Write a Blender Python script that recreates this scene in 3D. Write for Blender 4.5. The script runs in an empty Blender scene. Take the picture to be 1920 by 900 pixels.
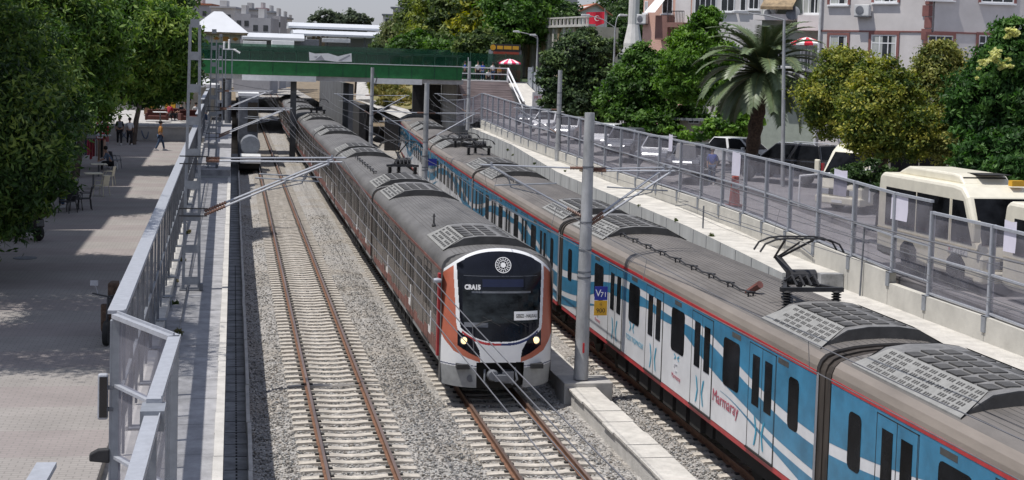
import bpy, bmesh, math, random
import numpy as np
from mathutils import Vector, Matrix
R = math.radians
random.seed(7)
rng = np.random.default_rng(11)
S = bpy.context.scene
COL = S.collection

# ------------------------------------------------------------------ camera
FPX, PPY, ROLL, PITCH, YAW = 2720.0, 300.0, 0.030, R(3.802490), R(-10.936771)
CAM = Vector((-2.89, 0.0, 8.92))
def ray(u, v):
    c, s = math.cos(ROLL), math.sin(ROLL)
    dx, dy = u - 960, v - PPY
    a, b = c*dx + s*dy, -s*dx + c*dy
    cp, sp = math.cos(PITCH), math.sin(PITCH)
    l = (a, FPX*cp - b*sp, -(b*cp + FPX*sp))
    cy, sy = math.cos(YAW), math.sin(YAW)
    return Vector((l[0]*cy - l[1]*sy, l[0]*sy + l[1]*cy, l[2]))
_o = ray(960, PPY); FWD = _o.normalized()
RIGHT = (ray(961, PPY) - _o).normalized(); DOWN = (ray(960, PPY+1) - _o).normalized()
def at(u, v, d):            # world point seen at a photo pixel, d metres in front of the camera
    r = ray(u, v); return CAM + r*(d/r.dot(FWD))
def atz(u, v, z):
    r = ray(u, v); return CAM + r*((z-CAM.z)/r.z)
def aty(u, v, y):
    r = ray(u, v); return CAM + r*(y/r.y)
cd = bpy.data.cameras.new('camera'); cam = bpy.data.objects.new('camera', cd); COL.objects.link(cam)
m = Matrix((RIGHT, -DOWN, -FWD)).transposed().to_4x4(); m.translation = CAM
cam.matrix_world = m
cd.sensor_fit = 'HORIZONTAL'; cd.sensor_width = 36; cd.lens = 36*FPX/1920
cd.shift_y = -(450-PPY)/1920
cd.clip_start = 0.1; cd.clip_end = 6000
S.camera = cam
# ------------------------------------------------------------------ world, sun, exposure
SUNDIR = Vector((-0.375, -0.07, 1.0)).normalized()
EL = math.asin(SUNDIR.z); AZ = math.atan2(SUNDIR.x, SUNDIR.y)
w = bpy.data.worlds.new('World'); S.world = w; w.use_nodes = True
nt = w.node_tree; bg = nt.nodes['Background']
sky = nt.nodes.new('ShaderNodeTexSky'); sky.sky_type = 'NISHITA'; sky.sun_disc = False
sky.sun_elevation = EL; sky.sun_rotation = AZ; sky.air_density = 1.6; sky.dust_density = 0.6; sky.ozone_density = 5.0
hs_ = nt.nodes.new('ShaderNodeHueSaturation'); hs_.inputs['Saturation'].default_value = 0.30
mx_ = nt.nodes.new('ShaderNodeMixRGB'); mx_.blend_type = 'MULTIPLY'; mx_.inputs[0].default_value = 1; mx_.inputs[2].default_value = (.93, .98, 1.17, 1)
nt.links.new(sky.outputs[0], hs_.inputs['Color']); nt.links.new(hs_.outputs[0], mx_.inputs[1]); nt.links.new(mx_.outputs[0], bg.inputs[0]); bg.inputs[1].default_value = 0.088
sd = bpy.data.lights.new('sun', 'SUN'); sun = bpy.data.objects.new('sun', sd); COL.objects.link(sun)
sd.energy = 4.1; sd.angle = R(0.6); sd.color = (1.0, 0.955, 0.90)
sun.rotation_euler = SUNDIR.to_track_quat('Z', 'Y').to_euler()
S.view_settings.view_transform = 'Standard'; S.view_settings.look = 'None'
S.view_settings.exposure = 0.12; S.view_settings.gamma = 1.0
S.cycles.max_bounces = 6; S.cycles.transparent_max_bounces = 24
S.cycles.diffuse_bounces = 3; S.cycles.glossy_bounces = 2; S.cycles.transmission_bounces = 3
S.cycles.caustics_reflective = False; S.cycles.caustics_refractive = False
S.cycles.sample_clamp_indirect = 6
try: S.cycles.use_denoising = True
except Exception: pass

# ------------------------------------------------------------------ materials
MT = {}
def mat(name, col, rough=0.7, metal=0.0, var=0.12, scale=3.0, bump=0.0, bscale=30.0, spec=0.5, stretch=(1,1,1), col2=None, alpha=None, emit=None, thr=None):
    m = bpy.data.materials.new(name); m.use_nodes = True; MT[name] = m
    n = m.node_tree; p = n.nodes['Principled BSDF']; L = n.links
    p.inputs['Roughness'].default_value = rough; p.inputs['Metallic'].default_value = metal
    p.inputs['Specular IOR Level'].default_value = spec
    tc = n.nodes.new('ShaderNodeTexCoord'); mp = n.nodes.new('ShaderNodeMapping'); mp.inputs['Scale'].default_value = stretch
    L.new(tc.outputs['Object'], mp.inputs[0])
    nz = n.nodes.new('ShaderNodeTexNoise'); nz.inputs['Scale'].default_value = scale; nz.inputs['Detail'].default_value = 8; nz.inputs['Roughness'].default_value = 0.65
    L.new(mp.outputs[0], nz.inputs[0])
    rp = n.nodes.new('ShaderNodeValToRGB'); e = rp.color_ramp.elements
    if col2 is None:
        a = [max(0, c*(1-var*1.6)) for c in col]; b = [min(1, c*(1+var*1.4)) for c in col]
    else: a, b = col, col2
    lo, hi = thr or (0.32, 0.68)
    e[0].position = lo; e[1].position = hi; e[0].color = (*a, 1); e[1].color = (*b, 1)
    L.new(nz.outputs[0], rp.inputs[0]); L.new(rp.outputs[0], p.inputs['Base Color'])
    if bump:
        bz = n.nodes.new('ShaderNodeTexNoise'); bz.inputs['Scale'].default_value = bscale; bz.inputs['Detail'].default_value = 6
        L.new(mp.outputs[0], bz.inputs[0])
        bp = n.nodes.new('ShaderNodeBump'); bp.inputs['Strength'].default_value = bump; bp.inputs['Distance'].default_value = 0.05
        L.new(bz.outputs[0], bp.inputs['Height']); L.new(bp.outputs[0], p.inputs['Normal'])
    if emit:
        p.inputs['Emission Color'].default_value = (*col, 1); p.inputs['Emission Strength'].default_value = emit
    if alpha is not None: p.inputs['Alpha'].default_value = alpha
    return m
def glassmat(name, tint, clear, dust, rough=0.05):
    # a thin dusty pane: partly clear, partly dust, with a gloss
    m = bpy.data.materials.new(name); m.use_nodes = True; MT[name] = m
    n = m.node_tree; L = n.links; out = n.nodes['Material Output']; n.nodes.remove(n.nodes['Principled BSDF'])
    tr = n.nodes.new('ShaderNodeBsdfTransparent'); tr.inputs[0].default_value = (*tint, 1)
    df = n.nodes.new('ShaderNodeBsdfDiffuse'); df.inputs[0].default_value = (*dust, 1)
    gl = n.nodes.new('ShaderNodeBsdfGlossy'); gl.inputs['Roughness'].default_value = rough
    nz = n.nodes.new('ShaderNodeTexNoise'); nz.inputs['Scale'].default_value = 1.6; nz.inputs['Detail'].default_value = 5
    tc = n.nodes.new('ShaderNodeTexCoord'); L.new(tc.outputs['Object'], nz.inputs[0])
    mr = n.nodes.new('ShaderNodeMapRange'); mr.inputs['From Min'].default_value = .3; mr.inputs['From Max'].default_value = .75
    mr.inputs['To Min'].default_value = max(0, 1-clear-.12); mr.inputs['To Max'].default_value = 1-clear+.15; L.new(nz.outputs[0], mr.inputs[0])
    m1 = n.nodes.new('ShaderNodeMixShader'); L.new(mr.outputs[0], m1.inputs[0]); L.new(tr.outputs[0], m1.inputs[1]); L.new(df.outputs[0], m1.inputs[2])
    fr = n.nodes.new('ShaderNodeValue'); fr.outputs[0].default_value = .05
    m2 = n.nodes.new('ShaderNodeMixShader'); L.new(fr.outputs[0], m2.inputs[0]); L.new(m1.outputs[0], m2.inputs[1]); L.new(gl.outputs[0], m2.inputs[2])
    L.new(m2.outputs[0], out.inputs[0]); return m
def voromat(name, cols, scale, rough=0.9, bump=0.8, dist=0.05, stain=None, fine=1.0):
    # crushed stone: every cell its own stone colour
    m = bpy.data.materials.new(name); m.use_nodes = True; MT[name] = m
    n = m.node_tree; p = n.nodes['Principled BSDF']; L = n.links; p.inputs['Roughness'].default_value = rough
    tc = n.nodes.new('ShaderNodeTexCoord')
    vo = n.nodes.new('ShaderNodeTexVoronoi'); vo.inputs['Scale'].default_value = scale; L.new(tc.outputs['Object'], vo.inputs[0])
    rp = n.nodes.new('ShaderNodeValToRGB'); rp.color_ramp.interpolation = 'LINEAR'
    sep = n.nodes.new('ShaderNodeSeparateColor'); L.new(vo.outputs['Color'], sep.inputs[0]); L.new(sep.outputs[0], rp.inputs[0])
    el = rp.color_ramp.elements
    for i, c in enumerate(cols):
        q = i/(len(cols)-1)
        if i == 0: el[0].position = 0; el[0].color = (*c, 1)
        elif i == len(cols)-1: el[-1].position = 1; el[-1].color = (*c, 1)
        else: x = el.new(q); x.color = (*c, 1)
    last = rp.outputs[0]
    if stain:
        nz = n.nodes.new('ShaderNodeTexNoise'); nz.inputs['Scale'].default_value = .35; nz.inputs['Detail'].default_value = 5; L.new(tc.outputs['Object'], nz.inputs[0])
        mr = n.nodes.new('ShaderNodeMapRange'); mr.inputs[1].default_value = .45; mr.inputs[2].default_value = .75; mr.inputs[4].default_value = .6; L.new(nz.outputs[0], mr.inputs[0])
        mx = n.nodes.new('ShaderNodeMixRGB'); mx.blend_type = 'MULTIPLY'; mx.inputs[2].default_value = (*stain, 1)
        L.new(mr.outputs[0], mx.inputs[0]); L.new(last, mx.inputs[1]); last = mx.outputs[0]
    L.new(last, p.inputs['Base Color'])
    bp = n.nodes.new('ShaderNodeBump'); bp.inputs['Strength'].default_value = bump; bp.inputs['Distance'].default_value = dist; bp.invert = True
    L.new(vo.outputs['Distance'], bp.inputs['Height']); L.new(bp.outputs[0], p.inputs['Normal'])
    return m
def tilemat(name, c1, c2, mortar, bw, bh, ms, var=.15, band=None, rough=.85):
    m = bpy.data.materials.new(name); m.use_nodes = True; MT[name] = m
    n = m.node_tree; p = n.nodes['Principled BSDF']; L = n.links; p.inputs['Roughness'].default_value = rough
    tc = n.nodes.new('ShaderNodeTexCoord'); br = n.nodes.new('ShaderNodeTexBrick')
    L.new(tc.outputs['Object'], br.inputs[0]); br.inputs['Scale'].default_value = 1.0
    br.inputs['Brick Width'].default_value = bw; br.inputs['Row Height'].default_value = bh; br.inputs['Mortar Size'].default_value = ms
    br.inputs['Color1'].default_value = (*c1, 1); br.inputs['Color2'].default_value = (*c1, 1); br.inputs['Mortar'].default_value = (*mortar, 1)
    last = br.outputs[0]
    if band:   # alternate paving bands of a second colour
        sx = n.nodes.new('ShaderNodeSeparateXYZ'); L.new(tc.outputs['Object'], sx.inputs[0])
        mu = n.nodes.new('ShaderNodeMath'); mu.operation = 'MULTIPLY'; mu.inputs[1].default_value = 1/band; L.new(sx.outputs[1], mu.inputs[0])
        fr = n.nodes.new('ShaderNodeMath'); fr.operation = 'FRACT'; L.new(mu.outputs[0], fr.inputs[0])
        gt = n.nodes.new('ShaderNodeMath'); gt.operation = 'GREATER_THAN'; gt.inputs[1].default_value = .5; L.new(fr.outputs[0], gt.inputs[0])
        b2 = n.nodes.new('ShaderNodeTexBrick'); L.new(tc.outputs['Object'], b2.inputs[0]); b2.inputs['Scale'].default_value = 1.0
        b2.inputs['Brick Width'].default_value = bw; b2.inputs['Row Height'].default_value = bh; b2.inputs['Mortar Size'].default_value = ms
        b2.inputs['Color1'].default_value = (*c2, 1); b2.inputs['Color2'].default_value = (*c2, 1); b2.inputs['Mortar'].default_value = (*mortar, 1)
        mx = n.nodes.new('ShaderNodeMixRGB'); L.new(gt.outputs[0], mx.inputs[0]); L.new(br.outputs[0], mx.inputs[1]); L.new(b2.outputs[0], mx.inputs[2]); last = mx.outputs[0]
    nz = n.nodes.new('ShaderNodeTexNoise'); nz.inputs['Scale'].default_value = .8; nz.inputs['Detail'].default_value = 10; nz.inputs['Roughness'].default_value = .7; L.new(tc.outputs['Object'], nz.inputs[0])
    mr = n.nodes.new('ShaderNodeMapRange'); mr.inputs[1].default_value = .3; mr.inputs[2].default_value = .7; mr.inputs[3].default_value = 1-var; mr.inputs[4].default_value = 1+var; L.new(nz.outputs[0], mr.inputs[0])
    hs = n.nodes.new('ShaderNodeHueSaturation'); L.new(mr.outputs[0], hs.inputs['Value']); L.new(last, hs.inputs['Color'])
    L.new(hs.outputs[0], p.inputs['Base Color'])
    return m
def leafmat(name, trans=0.35):
    m = bpy.data.materials.new(name); m.use_nodes = True; MT[name] = m
    n = m.node_tree; p = n.nodes['Principled BSDF']; L = n.links; out = n.nodes['Material Output']
    at_ = n.nodes.new('ShaderNodeAttribute'); at_.attribute_name = 'leaf'
    p.inputs['Roughness'].default_value = .55; p.inputs['Specular IOR Level'].default_value = .3
    L.new(at_.outputs['Color'], p.inputs['Base Color'])
    tl = n.nodes.new('ShaderNodeBsdfTranslucent')
    hs = n.nodes.new('ShaderNodeHueSaturation'); hs.inputs['Saturation'].default_value = 1.15; hs.inputs['Value'].default_value = 1.3; L.new(at_.outputs['Color'], hs.inputs['Color']); L.new(hs.outputs[0], tl.inputs[0])
    mx = n.nodes.new('ShaderNodeMixShader'); mx.inputs[0].default_value = trans
    L.new(p.outputs[0], mx.inputs[1]); L.new(tl.outputs[0], mx.inputs[2]); L.new(mx.outputs[0], out.inputs[0])
    return m
mat('concrete', (.40,.39,.37), .9, var=.14, scale=1.3, bump=.2)
mat('concrete_light', (.49,.475,.445), .9, var=.12, scale=1.6, bump=.25, bscale=20)
mat('concrete_wall', (.43,.44,.43), .9, var=.12, scale=.9, stretch=(1,1,.25), bump=.1)
mat('concrete_beige', (.50,.485,.44), .9, var=.09, scale=1.2, bump=.15)
mat('walkway', (.30,.30,.31), .9, var=.2, scale=2.2, bump=.2)
mat('drain', (.27,.275,.28), .9, var=.25, scale=2.0, bump=.3)
mat('sleeper', (.45,.415,.365), .9, var=.2, scale=4, bump=.3, bscale=40)
mat('rail_rust', (.17,.085,.05), .75, var=.25, scale=6, bump=.2)
mat('rail_head', (.25,.18,.15), .38, metal=.6, var=.25, scale=3, stretch=(1,.05,1))
mat('clip', (.03,.028,.026), .8)
mat('galv', (.27,.29,.32), .55, metal=.35, var=.1, scale=5, bump=.05)
mat('galv_light', (.39,.41,.45), .55, metal=.3, var=.07, scale=9, bump=.1)
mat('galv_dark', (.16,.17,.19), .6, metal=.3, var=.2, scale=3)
mat('mast_grey', (.36,.37,.38), .75, metal=.1, var=.2, scale=2.5, stretch=(1,1,.4), bump=.1)
mat('black_metal', (.025,.025,.027), .55, var=.3, scale=6)
mat('wire', (.20,.20,.21), .5, metal=.6)
mat('wire_dark', (.06,.06,.065), .6)
mat('insulator', (.22,.13,.10), .35)
mat('black_glass', (.012,.013,.016), .08, var=.3, spec=.6)
mat('window_dark', (.009,.010,.012), .22, var=.7, scale=.8, spec=.05)
mat('train_roof', (.12,.118,.117), .75, var=.2, scale=1.2, stretch=(1,.35,1), bump=.05)
mat('train_roof_tan', (.135,.124,.115), .72, var=.22, scale=1.0, stretch=(1,.3,1), bump=.05)
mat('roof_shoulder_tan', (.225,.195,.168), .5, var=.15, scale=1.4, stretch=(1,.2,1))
mat('roof_rib', (.11,.105,.10), .8)
mat('train_white', (.66,.67,.69), .3, var=.07, scale=1.2)
mat('train_blue', (.038,.195,.335), .32, var=.18, scale=1.6)
mat('train_red', (.42,.035,.04), .4, var=.12)
mat('train_side_brown', (.10,.082,.075), .25, var=.3, scale=1.2, spec=.7)
mat('train_orange', (.46,.14,.085), .38, var=.06, scale=3)
mat('train_pink', (.21,.085,.07), .45, var=.3, scale=1.5)
mat('train_grey', (.30,.31,.315), .5, var=.12)
mat('nose_white', (.78,.79,.80), .22, var=.02)
mat('nose_black', (.006,.007,.012), .12, var=.2, spec=.35)
mat('blue_dark', (.012,.025,.11), .4)
mat('ac_light', (.25,.25,.238), .6, var=.1, scale=6)
mat('ac_dark', (.07,.068,.065), .6, var=.2)
mat('ac_top', (.17,.168,.165), .55, var=.2, scale=4)
mat('gangway', (.04,.032,.026), .85, var=.3, scale=4, stretch=(1,1,.3))
mat('under_black', (.018,.017,.016), .9)
mat('lamp_on', (1.0,.70,.34), .3, emit=1.6)
mat('sign_blue', (.02,.03,.28), .5, var=.05)
mat('sign_yellow', (.62,.34,.02), .5, var=.05)
mat('sign_red', (.52,.02,.03), .5, var=.05)
mat('text_white', (.8,.8,.8), .5, var=0)
mat('text_black', (.01,.01,.01), .6, var=0)
mat('text_red', (.40,.06,.10), .5, var=0)
mat('text_blue', (.04,.30,.45), .5, var=0)
mat('text_grey', (.35,.35,.38), .5, var=0)
mat('asphalt', (.23,.22,.225), .92, var=.14, scale=.9, bump=.15, bscale=60)
mat('dirt', (.50,.48,.44), .95, var=.12, scale=2.2, bump=.5, bscale=12)
mat('ledge_top', (.52,.50,.455), .95, var=.14, scale=1.4, bump=.3, bscale=12)
mat('soil', (.19,.15,.10), .95, var=.3, scale=.6, bump=.4, bscale=8)
mat('dry_grass', (.26,.21,.09), .95, var=.35, scale=1.4, bump=.5, bscale=10, col2=(.12,.125,.05))
mat('bridge_green', (.016,.15,.04), .7, var=.15, scale=2)
mat('rail_green', (.02,.075,.045), .6, var=.2)
mat('mesh_green', (.018,.055,.042), .8, var=.3, scale=2)
mat('undergrowth', (.022,.04,.014), .95, var=.3, scale=.5, bump=.6, bscale=2, col2=(.055,.085,.025))
mat('white_paint', (.74,.75,.76), .5, var=.05, scale=2)
mat('white_dirty', (.60,.61,.61), .6, var=.12, scale=2)
mat('panel_white', (.66,.67,.67), .45, var=.06)
mat('bark', (.075,.055,.04), .95, var=.35, scale=6, bump=.6, bscale=14, stretch=(1,1,.3))
mat('palm_bark', (.10,.065,.045), .95, var=.4, scale=10, bump=.8, bscale=18)
mat('plaster_grey', (.58,.555,.545), .9, var=.06, scale=.8, bump=.1)
mat('plaster_white', (.66,.64,.63), .9, var=.08, scale=.8)
mat('plaster_pink', (.66,.42,.34), .9, var=.07, scale=1)
mat('plaster_brown', (.24,.13,.11), .9, var=.12, scale=1.5)
mat('trim_brown', (.22,.095,.085), .8, var=.1)
mat('plaster_cream', (.50,.45,.36), .9, var=.1, scale=1)
mat('plaster_green', (.30,.34,.30), .9, var=.08)
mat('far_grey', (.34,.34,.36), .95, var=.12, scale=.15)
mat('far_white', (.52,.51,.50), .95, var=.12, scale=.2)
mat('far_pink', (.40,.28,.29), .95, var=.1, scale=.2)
mat('roof_tile', (.33,.13,.075), .9, var=.2, scale=3)
mat('roof_white', (.55,.57,.60), .5, var=.04, scale=.5)
mat('shade_window', (.04,.045,.05), .15, var=.4, scale=1)
mat('curtain', (.42,.44,.42), .9, var=.2, scale=3, stretch=(6,1,.2))
mat('red_cloth', (.62,.02,.05), .8, var=.1)
mat('pink_cloth', (.75,.06,.14), .8, var=.1)
mat('white_cloth', (.78,.78,.78), .85, var=.06)
mat('wood', (.22,.12,.06), .8, var=.2, scale=4)
mat('stair', (.33,.28,.27), .92, var=.16, scale=1.2, stretch=(.4,1,3), bump=.2)
mat('hoarding', (.36,.39,.43), .5, metal=.3, var=.14, scale=1.2)
mat('car_white', (.72,.73,.74), .2, var=.03)
mat('car_black', (.018,.018,.02), .15, var=.2, spec=.7)
mat('car_silver', (.42,.43,.45), .3, metal=.5, var=.05)
mat('car_grey', (.13,.14,.16), .25, metal=.3, var=.08)
mat('bus_cream', (.70,.665,.55), .35, var=.05)
mat('bus_panel', (.60,.53,.37), .4, var=.05)
mat('tyre', (.022,.022,.022), .9)
mat('rim', (.25,.25,.26), .5, metal=.5)
mat('tail_red', (.45,.01,.015), .3)
mat('bronze', (.26,.19,.11), .7, var=.3, scale=3)
mat('skin', (.42,.25,.17), .6, var=.05)
mat('hair', (.02,.014,.01), .7)
mat('cloth_ochre', (.42,.20,.05), .85)
mat('cloth_jeans', (.04,.07,.13), .85)
mat('cloth_black', (.015,.015,.018), .9)
mat('cloth_white', (.62,.62,.62), .85)
mat('cloth_blue', (.03,.07,.36), .85)
mat('cloth_bluegrey', (.13,.17,.24), .85)
mat('cloth_red', (.40,.03,.05), .85)
mat('paper', (.66,.64,.74), .8, var=.03)
mat('plastic_white', (.68,.68,.66), .4)
mat('plastic_cream', (.60,.56,.42), .5)
mat('cone_red', (.58,.10,.05), .5)
mat('tunnel_shade', (.045,.045,.048), .95, var=.2)  # near-black in place of the shade inside underpass and culvert
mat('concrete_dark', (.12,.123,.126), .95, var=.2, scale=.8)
mat('sofa', (.10,.035,.03), .9)
glassmat('pane_smoke', (.86,.85,.88), .62, (.29,.285,.325))
glassmat('pane_clear', (.90,.90,.90), .78, (.36,.37,.38))
glassmat('mesh_see', (.62,.80,.70), .62, (.02,.075,.05))
leafmat('leaf')
voromat('ballast', [(.14,.133,.125), (.27,.26,.245), (.35,.335,.315), (.30,.29,.275), (.41,.395,.37), (.47,.45,.425)], 19, bump=.8, dist=.05, stain=(.80,.70,.56))
voromat('stone', [(.15,.145,.14), (.33,.32,.30), (.43,.41,.39), (.36,.345,.33), (.50,.48,.45), (.62,.59,.55)], 5, bump=.2, dist=.01)
tilemat('paving', (.262,.232,.222), (.278,.26,.243), (.205,.19,.18), .22, .11, .010, band=3.2, var=.14)

# ------------------------------------------------------------------ mesh builder
class MB:
    def __init__(s): s.v = []; s.f = []; s.m = []
    def quad(s, a, b, c, d, m=0):
        n = len(s.v); s.v += [tuple(a), tuple(b), tuple(c), tuple(d)]; s.f.append((n, n+1, n+2, n+3)); s.m.append(m)
    def poly(s, pts, m=0):
        n = len(s.v); s.v += [tuple(p) for p in pts]; s.f.append(tuple(range(n, n+len(pts)))); s.m.append(m)
    def box(s, x0, x1, y0, y1, z0, z1, m=0, M=None):
        n = len(s.v); P = [(x0,y0,z0),(x1,y0,z0),(x1,y1,z0),(x0,y1,z0),(x0,y0,z1),(x1,y0,z1),(x1,y1,z1),(x0,y1,z1)]
        if M is not None: P = [tuple(M @ Vector(p)) for p in P]
        s.v += P
        for f in ((3,2,1,0),(4,5,6,7),(0,1,5,4),(1,2,6,5),(2,3,7,6),(3,0,4,7)): s.f.append(tuple(n+i for i in f)); s.m.append(m)
        return s
    def beam(s, p, q, w, h, m=0, up=(0,0,1)):
        p = Vector(p); q = Vector(q); d = q-p; L = d.length
        if L < 1e-6: return s
        d.normalize(); up = Vector(up)
        if abs(d.dot(up)) > .99: up = Vector((0,1,0))
        x = d.cross(up).normalized(); z = x.cross(d).normalized()
        M = Matrix((x, d, z)).transposed().to_4x4(); M.translation = p
        return s.box(-w/2, w/2, 0, L, -h/2, h/2, m, M)
    def tube(s, pts, r, n=8, m=0, caps=True):
        pts = [Vector(p) for p in pts]
        rs = r if isinstance(r, (list, tuple)) else [r]*len(pts)
        base = len(s.v); ref = None
        for i, p in enumerate(pts):
            a = pts[max(0, i-1)]; b = pts[min(len(pts)-1, i+1)]; d = (b-a)
            d = d.normalized() if d.length > 1e-9 else Vector((0,0,1))
            if ref is None:
                ref = Vector((0,0,1)) if abs(d.z) < .9 else Vector((1,0,0))
            x = d.cross(ref).normalized(); y = d.cross(x).normalized(); ref = x.cross(d)*1.0
            ref = -y if False else (x.cross(d)).normalized()
            for k in range(n):
                t = 2*math.pi*k/n; q = p + x*(math.cos(t)*rs[i]) + y*(math.sin(t)*rs[i]); s.v.append(tuple(q))
        for i in range(len(pts)-1):
            for k in range(n):
                a = base+i*n+k; b = base+i*n+(k+1) % n; s.f.append((a, b, b+n, a+n)); s.m.append(m)
        if caps:
            s.f.append(tuple(base+k for k in range(n))[::-1]); s.m.append(m)
            e = base+(len(pts)-1)*n; s.f.append(tuple(e+k for k in range(n))); s.m.append(m)
        return s
    def lathe(s, prof, c=(0,0,0), n=12, m=0, M=None):
        base = len(s.v)
        for r, z in prof:
            for k in range(n):
                t = 2*math.pi*k/n; p = Vector((c[0]+r*math.cos(t), c[1]+r*math.sin(t), c[2]+z))
                if M is not None: p = M @ p
                s.v.append(tuple(p))
        for i in range(len(prof)-1):
            for k in range(n):
                a = base+i*n+k; b = base+i*n+(k+1) % n; s.f.append((a, b, b+n, a+n)); s.m.append(m)
        s.f.append(tuple(base+k for k in range(n))[::-1]); s.m.append(m)
        e = base+(len(prof)-1)*n; s.f.append(tuple(e+k for k in range(n))); s.m.append(m)
        return s
    def extr(s, poly, axis, a, b, m=0, M=None):
        # poly: 2D outline; axis 'x' -> (y,z), 'y' -> (x,z), 'z' -> (x,y)
        def P(p, t):
            q = {'x': (t, p[0], p[1]), 'y': (p[0], t, p[1]), 'z': (p[0], p[1], t)}[axis]
            return tuple(M @ Vector(q)) if M is not None else q
        n = len(s.v); k = len(poly)
        s.v += [P(p, a) for p in poly] + [P(p, b) for p in poly]
        s.f.append(tuple(range(n, n+k))[::-1]); s.m.append(m); s.f.append(tuple(range(n+k, n+2*k))); s.m.append(m)
        for i in range(k):
            j = (i+1) % k; s.f.append((n+i, n+j, n+k+j, n+k+i)); s.m.append(m)
        return s
    def build(s, name, mats, parent=None, smooth=False, bevel=0, fix=True):
        if isinstance(mats, str): mats = [mats]
        me = bpy.data.meshes.new(name); me.from_pydata(s.v, [], s.f)
        for q in mats: me.materials.append(MT[q])
        if len(mats) > 1: me.polygons.foreach_set('material_index', s.m)
        if fix:
            b = bmesh.new(); b.from_mesh(me); bmesh.ops.recalc_face_normals(b, faces=b.faces); b.to_mesh(me); b.free()
        if smooth:
            me.polygons.foreach_set('use_smooth', [True]*len(me.polygons))
            me.set_sharp_from_angle(angle=R(40))
        me.update()
        o = bpy.data.objects.new(name, me); COL.objects.link(o)
        if parent is not None: o.parent = parent
        if bevel:
            bv = o.modifiers.new('bevel', 'BEVEL'); bv.width = bevel; bv.segments = 2; bv.limit_method = 'ANGLE'; bv.angle_limit = R(35)
        return o
def tag(o, label=None, cat=None, group=None, kind=None):
    if label: o['label'] = label
    if cat: o['category'] = cat
    if group: o['group'] = group
    if kind: o['kind'] = kind
    return o
def thing(name, label, cat, loc=(0,0,0), rz=0, group=None):
    o = bpy.data.objects.new(name, None); COL.objects.link(o); o.location = loc; o.rotation_euler = (0,0,rz)
    o.empty_display_size = .2
    return tag(o, label, cat, group)
KIDS = {}
def kids(o): return [c for c in bpy.data.objects if c.parent == o]
def copy_tree(o, parent=None, kmap=None):
    if kmap is None:
        kmap = {}
        for c in bpy.data.objects:
            if c.parent: kmap.setdefault(c.parent.name, []).append(c)
    c = o.copy(); COL.objects.link(c); c.parent = parent
    for ch in kmap.get(o.name, []): copy_tree(ch, c, kmap)
    return c
def struct(mb, name, mats, **k):
    return tag(mb.build(name, mats, **k), kind='structure')
def text(body, size, matname, origin, xdir, ydir, name='lettering', parent=None, bold=0, width=None, align='CENTER'):
    cu = bpy.data.curves.new(name, 'FONT'); cu.body = body; cu.size = size; cu.extrude = .001; cu.offset = bold
    cu.align_x = align; cu.align_y = 'CENTER'; cu.resolution_u = 3
    t = bpy.data.objects.new('t', cu); COL.objects.link(t)
    me = bpy.data.meshes.new_from_object(t.evaluated_get(bpy.context.evaluated_depsgraph_get()))
    bpy.data.objects.remove(t); bpy.data.curves.remove(cu)
    me.name = name; me.materials.clear(); me.materials.append(MT[matname])
    x = Vector(xdir).normalized(); y = Vector(ydir).normalized(); z = x.cross(y)
    M = Matrix((x, y, z)).transposed().to_4x4(); M.translation = Vector(origin)
    if width:
        xs = [v.co.x for v in me.vertices]
        if xs: M = M @ Matrix.Diagonal((width/(max(xs)-min(xs)), 1, 1, 1))
    me.transform(M); o = bpy.data.objects.new(name, me); COL.objects.link(o)
    if parent is not None: o.parent = parent
    return o
def interp(tbl, x):
    if x <= tbl[0][0]: return tbl[0][1]
    for (a, b), (c, d) in zip(tbl, tbl[1:]):
        if x <= c: return b + (d-b)*(x-a)/(c-a)
    return tbl[-1][1]
# ================================================================== ground and cutting
CTAB = [(-10,9.27),(50,9.27),(64,9.73),(78,10.12),(92,10.8),(100,11.2),(117,12.35),(135,13.7),(160,15.8),(200,19.2),(420,38)]
def cx(tr, y):
    if tr == 'A': return 0.0
    if tr == 'B': return 4.1 if y < 150 else 4.1 + (y-150)*.012
    return interp(CTAB, y)
# bed of broken stone: a real uneven sheet
nx, ny = 92, 640
xs = np.linspace(-2.36, 14.6, nx); ys = np.concatenate([np.linspace(6, 90, 480), np.linspace(90.6, 430, ny-480)])
gx, gy = np.meshgrid(xs, ys)
gz = -0.235 + rng.normal(0, .012, gx.shape)
for c in (2.05, 6.5):   # gentle shoulders between the tracks
    gz += .045*np.exp(-((gx-c)/.5)**2)
gz -= .10*np.exp(-((gx+2.0)/.35)**2)
me = bpy.data.meshes.new('ballast')
me.from_pydata(np.stack([gx, gy, gz], -1).reshape(-1, 3).tolist(), [], [(j*nx+i, j*nx+i+1, (j+1)*nx+i+1, (j+1)*nx+i) for j in range(ny-1) for i in range(nx-1)])
me.materials.append(MT['ballast']); bal = bpy.data.objects.new('ballast', me); COL.objects.link(bal); tag(bal, kind='structure')
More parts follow.
